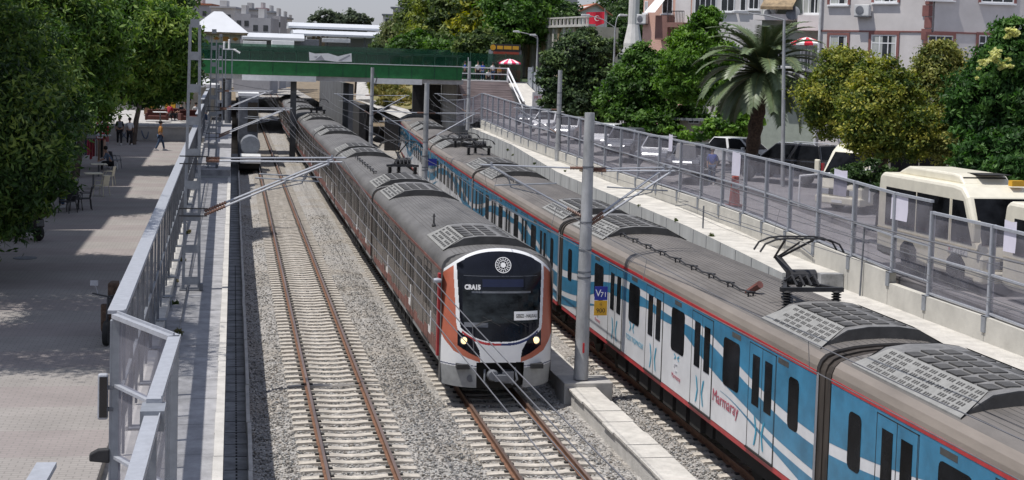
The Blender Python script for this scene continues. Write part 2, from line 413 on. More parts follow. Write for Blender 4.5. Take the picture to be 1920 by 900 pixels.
# loose stones lying on the bed where single stones can be told apart
def rock(seed):
    r = random.Random(seed); b = bmesh.new(); bmesh.ops.create_icosphere(b, subdivisions=1, radius=1)
    sx, sy, sz = r.uniform(.8,1.25), r.uniform(.6,.95), r.uniform(.45,.75)
    for v in b.verts:
        k = r.uniform(.75, 1.15); v.co = Vector((v.co.x*sx*k, v.co.y*sy*k, v.co.z*sz*k))
    me = bpy.data.meshes.new('stone'); b.to_mesh(me); b.free(); return me
rocks = [rock(i) for i in range(6)]
RV = [np.array([v.co[:] for v in q.vertices]) for q in rocks]; RF = [np.array([p.vertices[:] for p in q.polygons]) for q in rocks]
def scatter_stones(name, pts, label, smin=.022, smax=.042):
    V = []; F = []; base = 0; C = []
    for (x, y, z) in pts:
        k = rng.integers(0, 6); s = rng.uniform(smin, smax); a = rng.uniform(0, 6.283, 3)
        ca, sa = math.cos(a[0]), math.sin(a[0]); cb, sb = math.cos(a[1]*.25-.8), math.sin(a[1]*.25-.8)
        M = np.array([[ca,-sa,0],[sa,ca,0],[0,0,1]]) @ np.array([[1,0,0],[0,cb,-sb],[0,sb,cb]])
        V.append((RV[k]*s) @ M.T + (x, y, z)); F.append(RF[k]+base); base += len(RV[k])
        c = rng.choice([.11,.17,.23,.27,.32,.38,.46]); t = rng.uniform(-.012,.018); C.append((c+t, c*.975, c*.93-t))
    V = np.concatenate(V); F = np.concatenate(F)
    me = bpy.data.meshes.new(name); me.vertices.add(len(V)); me.vertices.foreach_set('co', V.ravel().astype('f'))
    me.loops.add(F.size); me.loops.foreach_set('vertex_index', F.ravel().astype('i'))
    me.polygons.add(len(F)); me.polygons.foreach_set('loop_start', np.arange(0, F.size, 3, dtype='i')); me.polygons.foreach_set('loop_total', np.full(len(F), 3, dtype='i'))
    a = me.color_attributes.new('leaf', 'FLOAT_COLOR', 'FACE') if False else me.attributes.new('leaf', 'FLOAT_COLOR', 'FACE')
    cc = np.repeat(np.array([(*c, 1) for c in C]), [len(RF[0])]*len(C), axis=0); a.data.foreach_set('color', cc.ravel().astype('f'))
    me.update(); me.validate(); me.materials.append(MT['stone_each'])
    o = bpy.data.objects.new(name, me); COL.objects.link(o); return tag(o, label, 'gravel', kind='stuff')
m_ = mat('stone_each', (.3,.3,.3), .9); n_ = m_.node_tree; a_ = n_.nodes.new('ShaderNodeAttribute'); a_.attribute_name = 'leaf'
n_.links.new(a_.outputs['Color'], n_.nodes['Principled BSDF'].inputs['Base Color'])
pts = []
def on_sleeper(x, y):
    for tr in 'ABC':
        if abs(x-cx(tr, y)) < 1.32:
            f = (y/.6) % 1
            if f < .24 or f > .76: return True
            if abs(abs(x-cx(tr, y))-.75) < .10: return True
    return False
def stones_zone(y0, y1, dens, x0=-2.3, x1=8.9):
    n = int((y1-y0)*(x1-x0)*dens)
    X = rng.uniform(x0, x1, n); Y = rng.uniform(y0, y1, n)
    for x, y in zip(X, Y):
        if on_sleeper(x, y): continue
        if 6.05 < x < 6.92: continue
        if 2.6 < x < 5.6 and y > 38.5: continue
        z = -.225 + (.045*math.exp(-((x-2.05)/.5)**2)) + rng.uniform(-.012, .02) - .10*math.exp(-((x+2.0)/.35)**2)
        pts.append((x, y, z))
stones_zone(26, 44, 190); stones_zone(44, 62, 80, x1=6.0); stones_zone(62, 85, 30, x1=3.0)
scatter_stones('gravel', pts, 'loose grey crushed stones spread between and beside the rails')

# wide ground, street plateaus
g = MB(); 
g.box(-3000, 3000, -600, 4000, -1.6, -1.0); struct(g, 'terrain', 'soil')
LZ = [(0,2.80),(62,2.80),(88,3.15),(96,3.2),(150,3.9)]
RZ = [(0,2.95),(38,3.0),(60,3.3),(80,3.55),(100,3.8),(125,4.05),(138,4.2)]
def slab(name, tab, ys, x0f, x1f, zb, matn):
    b = MB()
    for a, c in zip(ys, ys[1:]):
        za, zc = interp(tab, a), interp(tab, c)
        p = [(x0f(a),a,za),(x1f(a),a,za),(x1f(c),c,zc),(x0f(c),c,zc)]
        b.quad(*p)
        b.quad((x0f(a),a,zb),(x0f(a),a,za),(x0f(c),c,zc),(x0f(c),c,zb)); b.quad((x1f(a),a,za),(x1f(a),a,zb),(x1f(c),c,zb),(x1f(c),c,zc))
    a = ys[0]; b.quad((x0f(a),a,zb),(x1f(a),a,zb),(x1f(a),a,interp(tab,a)),(x0f(a),a,interp(tab,a)))
    return struct(b, name, matn, fix=False)
slab('pavement', LZ, [4,20,38,62,75,88,97], lambda y:-60, lambda y:-4.72, -1, 'paving')
b = MB(); b.box(-60, -4.9, 97.2, 126.2, -1, 4.05); struct(b, 'terrace', 'concrete')
RYS = [4,20,38,50,60,70,80,90,100,112,125,134]
FX = [(0,16.25),(46,16.25),(50,16.6),(60,17.15),(75,16.9),(99,17.4),(123,18.3),(140,19.0)]
slab('street', RZ, RYS, lambda y: interp(FX,y)+.12, lambda y: interp(FX,y)+3.0, -1, 'asphalt')
RZ2 = [(0,2.97),(38,3.02),(52,3.4),(66,3.82),(80,3.95),(100,4.0),(125,4.2),(138,4.3)]
slab('street', RZ2, RYS, lambda y: interp(FX,y)+3.0, lambda y:120, -1, 'asphalt')
# plateau behind the bridge with the hill rising to the right
b = MB(); HY = [134.5]+list(range(145, 330, 12)); HX = [-60,-20,-4.6,18,26,34,44,60,90,140]
def hz(x, y):
    t = max(0, min(1, (x-24-(y-150)*.02)/40)); return 7.2 + 4*t*t*(3-2*t)*max(0, min(1, (y-145)/35))
for y0, y1 in zip(HY, HY[1:]):
    for x0, x1 in zip(HX, HX[1:]):
        if x0 >= -4.6 and x1 <= 18.1: continue
        b.quad((x0,y0,hz(x0,y0)),(x1,y0,hz(x1,y0)),(x1,y1,hz(x1,y1)),(x0,y1,hz(x0,y1)))
struct(b, 'hill', 'undergrowth', fix=False)
b = MB(); b.box(-60,-4.6,134.3,134.5,-1,7.19); b.box(21.9,120,134.3,134.5,-1,7.19); b.box(-4.9,-4.6,134.5,174,-1,7.19); b.box(18,18.3,134.7,174,-1,7.19); struct(b, 'cutting_side', 'concrete')
b = MB(); b.box(-4.6,18,174,215,6.4,7.2); struct(b, 'road_deck', 'concrete')
b = MB(); b.box(-4.6,18,236,330,6.6,7.2); struct(b, 'station_deck', 'concrete')
# sunlit slope of dry grass between the two decks
b = MB(); b.poly([(11.8,158,4.6),(14.8,149,3.9),(18.0,147,4.6),(18.0,174,7.1),(12.6,174,6.6)]); struct(b, 'slope', 'dry_grass', fix=False)
b = MB(); b.poly([(10.6,163,4.4),(13.9,146,3.0),(15.2,146,3.3),(14.8,149,3.88),(11.8,158,4.58),(12.6,174,6.58),(11.6,174,6.2)]); struct(b, 'path', 'concrete', fix=False)
b = MB(); b.box(9.9,10.6,150,172,-1,4.2); b.box(12.2,18,146.2,146.6,-1,3.0); b.box(7.6,12.2,160,160.4,-1,3.4); tag(b.build('culvert_wall','tunnel_shade'),'low walls painted near black for the shaded portal under the dry grass slope beyond the footbridge','wall')  # shade of the portal is put into the wall colour

# left walkway beside the tracks with its wall, steps up away from the camera
b = MB()
b.box(-4.72,-2.97,4,76,2.3,2.6,0); b.box(-4.72,-2.97,76,94,2.7,3.0,0); b.box(-4.72,-2.97,94,134.2,3.0,3.3,0)
b.box(-4.72,-2.99,4,134.2,-1,2.3,1); b.box(-4.7,-2.99,76,139,2.3,2.7,1); b.box(-4.7,-2.99,94.1,139,2.7,3.0,1)
for k in range(60):
    y = 6+k*1.9
    if y < 75: b.box(-4.5,-2.975,y,y+.02,2.6,2.604,2)
struct(b, 'walkway', ['walkway','concrete_wall','drain'])
b = MB()
for k in range(52):
    y = 4+k*1.45; b.box(-3.10+rng.uniform(-.008,.008),-2.95,y,y+1.44,2.6,2.63+rng.uniform(0,.01))
tag(b.build('edge_kerb','concrete_light'), 'pale concrete kerb capping the track edge of the raised walkway', 'kerb')
b = MB(); b.box(-2.97,-2.42,4,139,-.9,-.35,0)
for k in range(95): y = 5+k*1.1; b.box(-2.95,-2.44,y,y+.02,-.35,-.342,1)
for k in range(230): y = 5+k*.26; b.box(-2.70,-2.66,y,y+.12,-.35,-.34,1)
tag(b.build('drain_channel',['drain','under_black']), 'dark grey drainage channel running beside the left wall', 'drain')
b = MB()
for k in range(62):
    y = 4+k*2.1; dx = rng.uniform(-.014,.014); b.box(-2.43+dx,-2.34+dx,y,y+2.09,-.85,-.02+rng.uniform(-.015,.015))
tag(b.build('channel_kerb','concrete_light'), 'thin pale concrete kerb between drainage channel and ballast', 'kerb')

# tracks: rail > head, sleepers
def sleeper_mesh():
    b = MB(); prof = [(-1.3,-.42),(1.3,-.42),(1.3,-.20),(1.27,-.185),(.95,-.172),(.5,-.172),(.2,-.20),(-.2,-.20),(-.5,-.172),(-.95,-.172),(-1.27,-.185),(-1.3,-.20)]
    b.extr(prof, 'y', -.125, .125, 0)
    for s in (-1, 1):
        for q in (-1, 1): b.box(s*.75+q*.115-.045, s*.75+q*.115+.045, -.05, .05, -.175, -.135, 1)
    o = b.build('sleeper', ['sleeper','clip'], bevel=0); return o
sl0 = sleeper_mesh(); sl_me = sl0.data; bpy.data.objects.remove(sl0)
def rail(tr, sgn, parent, y0, y1):
    b = MB(); h = MB(); foot = [(-.07,-.172),(.07,-.172),(.07,-.16),(.012,-.135),(.012,-.045),(.034,-.034),(.036,-.008),(-.036,-.008),(-.034,-.034),(-.012,-.045),(-.012,-.135),(-.07,-.16)]
    ys_ = [y0+(y1-y0)*i/48 for i in range(49)]
    if tr == 'C': ys_ = sorted(set(ys_+[50,64,78,92,100,117,135,160]))
    for a, c in zip(ys_, ys_[1:]):
        n = len(b.v); k = len(foot)
        for yy in (a, c):
            X = cx(tr, yy)+sgn*.7525; b.v += [(X+p[0], yy, p[1]) for p in foot]
        for i in range(k): j = (i+1) % k; b.f.append((n+i, n+j, n+k+j, n+k+i)); b.m.append(0)
        Xa, Xc = cx(tr,a)+sgn*.7525, cx(tr,c)+sgn*.7525
        h.quad((Xa-.033,a,0),(Xa+.033,a,0),(Xc+.033,c,0),(Xc-.033,c,0)); h.quad((Xa-.033,a,-.007),(Xa-.033,a,0),(Xc-.033,c,0),(Xc-.033,c,-.007)); h.quad((Xa+.033,a,0),(Xa+.033,a,-.007),(Xc+.033,c,-.007),(Xc+.033,c,0))
    r = b.build('rail', 'rail_rust', parent, fix=True); h.build('rail_head', 'rail_head', r, fix=False); return r
def track(tr, label, y0, n1):
    t = thing('railway_track', label, 'track', (0,0,0))
    rail(tr, -1, t, 8, 420); rail(tr, 1, t, 8, 420)
    yy = y0; c = 0; V = []; far = MB()
    me = bpy.data.meshes.new('x')
    fv = np.array([v.co[:] for v in sl_me.vertices]); ff = [tuple(p.vertices) for p in sl_me.polygons]; fm = [p.material_index for p in sl_me.polygons]
    while yy < 330:
        X = cx(tr, yy); a = -math.atan((cx(tr, yy+1)-X)) 
        if c < n1:
            o = bpy.data.objects.new('sleeper', sl_me); COL.objects.link(o); o.parent = t
            o.location = (X+rng.normal(0,.006), yy+rng.normal(0,.008), rng.normal(0,.004)); o.rotation_euler = (0,0,a+rng.normal(0,.004))
        else:
            n = len(far.v); far.v += [(float(p[0]+X), float(p[1]+yy), float(p[2])) for p in fv]; far.f += [tuple(i+n for i in f) for f in ff]; far.m += fm
        c += 1; yy += .6
    o = far.build('sleeper', ['sleeper','clip'], t, fix=False); tag(o, 'far concrete sleepers dwindling towards the bridge', kind='stuff')
    return t
track('A', 'empty rusty track on pale concrete sleepers left of both trains', 24.6, 100)
track('B', 'rusty track under the grey train with the black and orange front', 24.6, 100)
track('C', 'track in shadow under the blue and white train', 24.6, 100)

# cable trough between trains
b = MB(); b.box(6.16,6.84,4,125,-.4,.20); 
tr_ = b.build('cable_trough','concrete_light'); tag(tr_, 'long pale concrete cable trough with lids between the two trains', 'trough')
y = 6
while y < 120:
    L = rng.uniform(1.0, 1.15)
    dx = rng.uniform(-.02,.02); c = MB(); c.box(6.10+dx,6.88+dx,y,y+L-.03,.20,.25+rng.uniform(0,.02)); o = c.build('lid','dirt',tr_)
    y += L*1.0 if y > 30 or y < 28 else L*1.0
# ================================================================== trains
RP = [(-1.5,3.40),(-1.49,3.52),(-1.44,3.64),(-1.34,3.74),(-1.15,3.82),(-.8,3.89),(-.4,3.93),(0,3.945),(.4,3.93),(.8,3.89),(1.15,3.82),(1.34,3.74),(1.44,3.64),(1.49,3.52),(1.5,3.40)]
def roofz(x):
    x = abs(x)
    t = [(0,3.945),(.4,3.93),(.8,3.89),(1.15,3.82),(1.34,3.74),(1.44,3.64),(1.49,3.52),(1.5,3.40)]
    return interp(t, x)
def wave(tab, off=0): return lambda y: interp(tab, y)+off
def smoothf(tab):
    def f(y):
        return sum(interp(tab, y+d) for d in (-.6,-.3,0,.3,.6))/5
    return f
W1T = smoothf([(24.9,2.25),(25.8,2.28),(27.1,2.38),(28.8,2.62),(30.6,2.94),(32.1,3.10),(33.9,3.06),(36,3.08),(38.7,3.10),(40.5,2.91),(42.3,2.6),(44,2.40),(45.9,2.25)])
W1B = smoothf([(24.9,2.03),(25.8,2.05),(27.1,2.18),(28.8,2.41),(30.6,2.72),(32.1,2.88),(33.9,2.82),(36,2.9),(38.7,2.88),(40.5,2.69),(42.3,2.4),(44,2.18),(45.9,2.03)])
BB = smoothf([(24.9,1.56),(27,1.69),(28.7,1.91),(29.9,2.05),(32.1,2.42),(33,2.70),(34.7,2.6),(36,2.72),(37.1,2.55),(38.5,2.50),(40.5,2.46),(42.3,1.98),(44,1.70),(45.9,1.56)])
LT = smoothf([(24.9,1.40),(26.9,1.50),(28.7,1.74),(29.6,1.86),(41,1.9),(42,1.80),(44,1.52),(45.9,1.40)])
LB = smoothf([(24.9,1.10),(26.9,1.40),(28.7,1.70),(29.6,1.85),(41,1.89),(42,1.74),(44,1.32),(45.9,1.10)])
def carriage(kind, root, y0, L=21.0):
    """one carriage; local frame: x across, y from its near end (0) to its far end (L)"""
    body = MB(); side = 'train_white' if kind == 'C' else 'train_side_brown'
    hx = 1.5
    body.box(-hx, hx, 0, L, 1.08, 3.40)
    c = body.build('carriage', side, root); c.location = (0, y0, 0)
    r = MB(); n = len(RP)
    r.extr(RP, 'y', .0, L, 0); roofm = 'train_roof_tan' if kind == 'C' else 'train_roof'
    ro = r.build('roof', [roofm], c, smooth=True)
    rb = MB()
    for i in range(-9, 10):
        x = i*.125
        rb.extr([(x-.009,roofz(x)-.01),(x+.009,roofz(x)-.01),(x+.006,roofz(x)+.007),(x-.006,roofz(x)+.007)], 'y', .05, L-.05)
    rb.build('roof_rib', 'roof_rib', c)
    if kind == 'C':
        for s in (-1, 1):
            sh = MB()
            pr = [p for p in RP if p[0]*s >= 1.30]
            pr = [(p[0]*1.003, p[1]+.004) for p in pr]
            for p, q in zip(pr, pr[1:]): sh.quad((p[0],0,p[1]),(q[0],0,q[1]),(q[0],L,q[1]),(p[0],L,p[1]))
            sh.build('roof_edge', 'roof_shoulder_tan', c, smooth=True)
    for s in (-1, 1): st = MB(); st.box(s*1.5-.012 if s<0 else 1.5, s*1.5 if s<0 else 1.512, .0, L, 3.36, 3.44); st.build('stripe', 'train_red' if kind == 'C' else 'train_pink', c)
    sk = MB(); sk.box(-1.49, 1.49, 0, L, .95, 1.08); sk.build('sill', 'train_red' if kind == 'C' else 'train_grey', c)
    un = MB()
    for y_ in (2.2, 4.6, L-4.6, L-2.2):
        for s in (-1, 1): un.lathe([(.43,-.07),(.43,.0),(.46,.0),(.46,.03)], (0,0,0), 20, 0, Matrix.Translation((s*.78, y_, .43)) @ Matrix.Rotation(R(90)*s, 4, 'Y'))
        un.box(-1.0, 1.0, y_-.6, y_+.6, .35, .7)
    un.box(-1.2, 1.2, 6.5, L-6.5, .42, .95); un.box(-1.3,-1.0,1,6,.55,.95)
    for k in range(7): un.box(-1.33, -1.18, 7+k*1.1, 7.8+k*1.1, .45, .93)
    un.build('underframe', 'under_black', c)
    # windows and doors on both sides (x = -1.5 side faces the camera)
    dc = [2.75, 6.6, 10.45, 14.3, 18.15]; wc = [4.6, 8.45, 12.35, 16.2]
    def rounded(y0_, y1_, z0_, z1_, r_=.12):
        P = []
        for (cy_, cz_, a0) in ((y1_-r_, z1_-r_, 0), (y0_+r_, z1_-r_, 90), (y0_+r_, z0_+r_, 180), (y1_-r_, z0_+r_, 270)):
            for k in range(4): a = R(a0+k*30); P.append((cy_+r_*math.cos(a), cz_+r_*math.sin(a)))
        return P
    for s in ((-1, 1) if kind == 'C' else (-1, 1)):
        X0 = s*1.5; o_ = lambda t: sorted((X0, X0+s*t))
        for y_ in wc:
            q = MB(); q.extr(rounded(y_-.52, y_+.52, 2.05, 3.10), 'x', *o_(.010)); q.build('window', 'window_dark', c)
        for y_ in (1.05, L-1.05):
            q = MB(); q.extr(rounded(y_-.26, y_+.26, 2.05, 3.06), 'x', *o_(.010)); q.build('window', 'window_dark', c)
        for y_ in dc:
            q = MB(); a, d = o_(.006)
            for e in (-.78,-.74, -.01, .74): q.box(a, d, y_+e, y_+e+.022, 1.08, 3.3, 0)
            q.box(a, d, y_-.78, y_+.76, 3.28, 3.30, 0)
            q.box(*o_(.03), y_-.78, y_+.78, 1.06, 1.10, 0)
            dr = q.build('door', 'under_black', c)
            w_ = MB()
            w_.box(*o_(.010), y_-.56, y_-.16, 2.04, 3.08); w_.box(*o_(.010), y_+.14, y_+.54, 2.04, 3.08)
            w_.build('door_window', 'window_dark', dr) if False else w_.build('door_window', 'window_dark', c)
    if kind == 'C':
        N = 84; off = 24.9
        for (nm, tf, bf, z1) in (('upper', lambda y: 3.355, W1T, 0), ('mid', W1B, BB, 0), ('low', LT, LB, 0)):
            for s in (-1, 1):
                q = MB(); X = s*1.504
                for i in range(N):
                    ya, yb = L*i/N, L*(i+1)/N; ua, ub = off+ya, off+yb
                    if tf(ua)-bf(ua) < .012 and tf(ub)-bf(ub) < .012: continue
                    q.quad((X,ya,bf(ua)),(X,yb,bf(ub)),(X,yb,max(bf(ub),tf(ub))),(X,ya,max(bf(ua),tf(ua))))
                q.build('blue_livery', 'train_blue', c, fix=False)
        g_ = MB()
        for y_ in (4.6-.3, 8.45, 12.35, 16.2+.2, 1.6): g_.box(-1.507,-1.49, y_-.25, y_+.3, 3.19, 3.30)
        g_.build('vent', 'ac_dark', c)
    else:
        q = MB()
        for y_ in range(0, 60):      # slanted light hatching of the livery film
            yy = .4+y_*.34+rng.uniform(-.1,.1)
            if (y_//6) % 2: continue
            for k in range(6):
                z_ = 1.45+k*.28; q.poly([(-1.506,yy,z_),(-1.506,yy+.03,z_),(-1.506,yy+.13,z_+.2),(-1.506,yy+.10,z_+.2)])
        q.build('hatching', 'train_grey', c, fix=False)
        q = MB()
        i = 0; y_ = 0.0
        while y_ < L-.9:
            hgt = .15+.25*rng.random(); q.box(-1.505,-1.49, y_, y_+.75, 1.09, 1.1+hgt); y_ += .8
        q.build('lower_band', 'train_pink', c)
        q = MB()
        for y_ in (1.75, 6.4, 13.2): 
            q.box(-1.508,-1.49, y_, y_+.16, 1.35, 2.0); q.box(-1.508,-1.49,y_+.16,y_+.5,1.35,1.55)
        q.build('white_mark', 'text_white', c)
    return c
def aircon(parent, y0, y1, light=True):
    """roof air-conditioning hump with slanting perforated cheeks"""
    b = MB(); P = [(-1.22,3.80),(-.72,4.10),(-.3,4.16),(.3,4.16),(.72,4.10),(1.22,3.80)]
    b.extr(P, 'y', y0+.12, y1-.12, 0)
    o = b.build('air_conditioner', ['ac_top'], parent)
    for s in (-1, 1):
        k = MB(); x0, z0, x1, z1 = s*1.30, 3.79, s*.70, 4.125
        nrm = Vector((z1-z0, 0, -(x1-x0)))*(-s); nrm = Vector((s*.49,0,.87))
        k.poly([(x0,y0,z0),(x0,y1,z0),(x1,y1-.3,z1),(x1,y0+.3,z1)]); k.poly([(x0,y0,z0-.05),(x0,y1,z0-.05),(x0,y1,z0),(x0,y0,z0)])
        k.build('cheek', 'ac_light', o, fix=False)
    h = MB()
    for s in (-1,):
        for row in range(5):
            t0 = .12+row*.17; t1 = t0+.11
            for j in range(int((y1-y0-.5)/.30)):
                ya = y0+.3+j*.30
                if j % 4 == 3 and row % 2: continue
                for yy in (ya, ya+.08, ya+.16):
                    pa = Vector((-1.30+.60*t0, yy, 3.79+.335*t0)); pb = Vector((-1.30+.60*t1, yy, 3.79+.335*t1)); n_ = Vector((-.49*.006,0,.87*.006)); d = Vector((0,.045,0))
                    h.quad(pa+n_, pa+d+n_, pb+d+n_, pb+n_)
    for x in (-.55,-.25,.1,.45):
        for j in range(int((y1-y0-.6)/.5)):
            ya = y0+.35+j*.5; z = 4.168 if abs(x) < .3 else 4.135
            h.box(x-.13, x+.13, ya, ya+.34, z-.02, z+.012)
    h.build('grille', 'ac_dark', o, fix=False)
    for ye in (y0+.06, y1-.06): e = MB(); e.poly([(p[0],ye,p[1]) for p in P]); e.build('end_plate', 'ac_dark', o, fix=False)
    return o
def pantograph(parent, x, y, z, up=1.35, flip=1):
    o = MB()
    for (a, b_) in ((-.55,-.7),(.55,-.7),(0,.75)):
        o.lathe([(.10,0),(.10,.06),(.05,.07)]+[(r, .08+i*.045) for i in range(7) for r in (.11,)][:0]+[((.115 if i%2 else .055), .08+i*.028) for i in range(12)]+[(.05,.42)], (x+a,y+b_,z), 12)
    o.build('insulator', 'black_metal', parent)
    f = MB(); zf = z+.44
    f.beam((x-.7,y-.7,zf),(x+.7,y-.7,zf),.09,.09); f.beam((x-.6,y-.7,zf),(x,y+.8,zf),.08,.08); f.beam((x+.6,y-.7,zf),(x,y+.8,zf),.08,.08)
    f.lathe([(.17,-.3),(.17,.3)], (0,0,0), 12, 0, Matrix.Translation((x+.15,y-.25*flip,zf+.12)) @ Matrix.Rotation(R(90),4,'Y'))
    for k in (-.25,-.08,.08,.25): f.tube([(x+k,y-.5,zf+.05),(x+k,y-.2,zf+.22),(x+k,y+.2,zf+.05)], .025, 6)
    knee = Vector((x, y-1.35*flip, zf+up*.42)); foot = Vector((x, y+.05*flip, zf)); head = Vector((x, y-.1*flip, zf+up))
    f.tube([foot, knee], [.075,.06], 8)
    f.tube([foot+Vector((.15,-.2*flip,-.02)), knee+Vector((0,.12*flip,.06))], .025, 6)
    for s in (-1, 1): f.tube([knee+Vector((s*.06,0,0)), head+Vector((s*.32,0,0))], .028, 6)
    f.tube([knee, head+Vector((0,0,-.06))], .022, 6)
    f.build('frame', 'black_metal', parent)
    h = MB()
    for d in (-.19, .19):
        h.tube([(x-.95,head.y+d,head.z-.24),(x-.84,head.y+d,head.z-.07),(x-.62,head.y+d,head.z+.02),(x-.4,head.y+d,head.z+.05),(x+.4,head.y+d,head.z+.05),(x+.62,head.y+d,head.z+.02),(x+.84,head.y+d,head.z-.07),(x+.95,head.y+d,head.z-.24)], .022, 6)
    for k in (-.5, 0, .5): h.beam((x+k,head.y-.19,head.z+.02),(x+k,head.y+.19,head.z+.02),.03,.03)
    h.build('pantograph_head', 'black_metal', parent)
def roof_cable(parent, x, y0, y1, zf=3.86):
    b = MB(); n = int((y1-y0)/1.25); P = []
    for i in range(n+1):
        y_ = y0+(y1-y0)*i/n; P.append((x, y_, zf+.14))
        if i < n: P.append((x, y_+(y1-y0)/n/2, zf+.085))
        b.box(x-.09, x+.09, y_-.02, y_+.02, zf-.02, zf+.02); b.box(x-.07,x-.045,y_-.02,y_+.02,zf,zf+.13); b.box(x+.045,x+.07,y_-.02,y_+.02,zf,zf+.13); b.box(x-.1,x+.1,y_-.03,y_+.03,zf+.12,zf+.15)
    b.tube(P, .022, 6); return b.build('roof_cable', 'black_metal', parent)
def gangway(root, y0, y1):
    b = MB(); Q = [(p[0]*.972, p[1]-.035) for p in RP]; Q = [(-1.455,1.0)]+Q+[(1.455,1.0)]
    n = 7
    for i in range(n):
        a = y0+(y1-y0)*i/n; k = .985 if i % 2 else 1.0
        b.extr([(p[0]*k, 1.0+(p[1]-1.0)*k) for p in Q], 'y', a, a+(y1-y0)/n)
    return b.build('gangway_bellows', 'gangway', root)
# --- blue and white train on the right-hand track
tc_ = thing('commuter_train', 'blue and white train with red sill and brown-grey roof standing on the right-hand track', 'train', (9.27,0,0))
ends = [(3.4,24.2),(24.9,45.9),(46.6,67.3),(68.0,88.6),(89.3,109.9),(110.6,131.0)]
cars = []
for i, (a, b_) in enumerate(ends):
    c = carriage('C', tc_, a, b_-a)
    xa, xb = cx('C', a)-9.27, cx('C', b_)-9.27
    c.location.x = xa; c.rotation_euler.z = -math.atan2(xb-xa, b_-a); cars.append(c)
    aircon(c, .35, 3.5 if i == 1 else 4.2); aircon(c, b_-a-4.3, b_-a-.35)
    if i: 
        g_ = gangway(tc_, 0, .95); g_.location = (xa, a-.82, 0)
c1 = cars[1]
roof_cable(c1, -.75, 5.6, 16.5); roof_cable(cars[2], -.75, 12, 16.6)
pantograph(c1, -.15, 4.3, 3.93, .95, -1)
b = MB(); b.tube([(-.65,6.1,3.90),(-.5,5.7,4.15)], [.07,.09], 8); b.build('surge_arrester', 'train_pink', c1)
pantograph(cars[3], 0, 10, 3.93, .35); pantograph(cars[3], 0, 16.5, 3.93, .35)
def side_text(body, ylo, yhi, z, size, matn, par=c1, x=-1.512):
    o = text(body, size, matn, (x, (ylo+yhi)/2-24.9, z), (0,-1,0), (0,0,1), parent=par, width=abs(yhi-ylo)); return o
side_text('Marmaray', 28.95, 30.62, 1.66, .40, 'text_red')
side_text('TCDD TAŞIMACILIK', 36.25, 37.95, 1.60, .19, 'text_blue')
side_text('Marmaray', 33.0, 33.7, 1.45, .17, 'text_red')
side_text('Marmaray', 40.8, 41.4, 1.45, .15, 'text_red')
def chevrons(par, yc, z, s):
    b = MB(); X = -1.511
    for q in (-1, 1):
        o = yc+q*.10*s/.3
        b.poly([(X,o+q*.02,z),(X,o+q*.12,z+s),(X,o+q*.22,z+s*1.15),(X,o+q*.10,z)]); b.poly([(X,o+q*.02,z),(X,o+q*.10,z),(X,o+q*.2,z-s*1.1),(X,o+q*.12,z-s)])
    return b.build('emblem', 'text_blue', par, fix=False)
for yc in (27.7, 31.55, 35.35, 39.2): chevrons(c1, yc-24.9, 1.52, .28)
chevrons(c1, 37.4-24.9, 1.92, .12); chevrons(c1, 33.35-24.9, 1.93, .06); chevrons(c1, 41.1-24.9, 1.93, .06)
b = MB()
for yc in (33.35, 41.1):
    P = []
    for k in range(9): a = R(60+k*28); P.append((-1.514, yc-24.9-.14*math.cos(a), 1.68+.09*math.sin(a)))
    b.tube(P, .008, 4)
b.build('emblem', 'text_grey', c1)
# --- grey train with the rounded front
ta = thing('commuter_train', 'dark grey train with black windscreen and orange and white rounded front', 'train', (4.1,0,0))
NY = 36.9
a = NY+.9
ga = [57.3, 79.0, 100.6, 122.2, 143.8, 165.4, 187]
prev = a
ac = []
for i, gy_ in enumerate(ga):
    c = carriage('A', ta, prev, gy_-.35-prev); Lc = gy_-.35-prev
    c.location.x = cx('B', prev)-4.1
    ac.append(c)
    if i == 0: aircon(c, 1.15, 4.6); aircon(c, Lc-3.9, Lc-.3)
    else: aircon(c, .3, 3.4); aircon(c, Lc-3.9, Lc-.3)
    if i < 6: g_ = gangway(ta, gy_-.4, gy_+.4); g_.location.x = cx('B', gy_)-4.1
    prev = gy_+.35
pantograph(ac[1], .25, 5.4, 3.93, 1.0, -1); roof_cable(ac[1], -.8, 6.2, 16)
pantograph(ac[4], .25, 5.4, 3.93, .9, -1)
b = MB(); b.lathe([(.05,0),(.07,.05),(.03,.12),(.02,.3),(.05,.32),(.01,.42)], (-.9,6.0,3.86), 10); b.build('antenna', 'black_metal', ac[0])
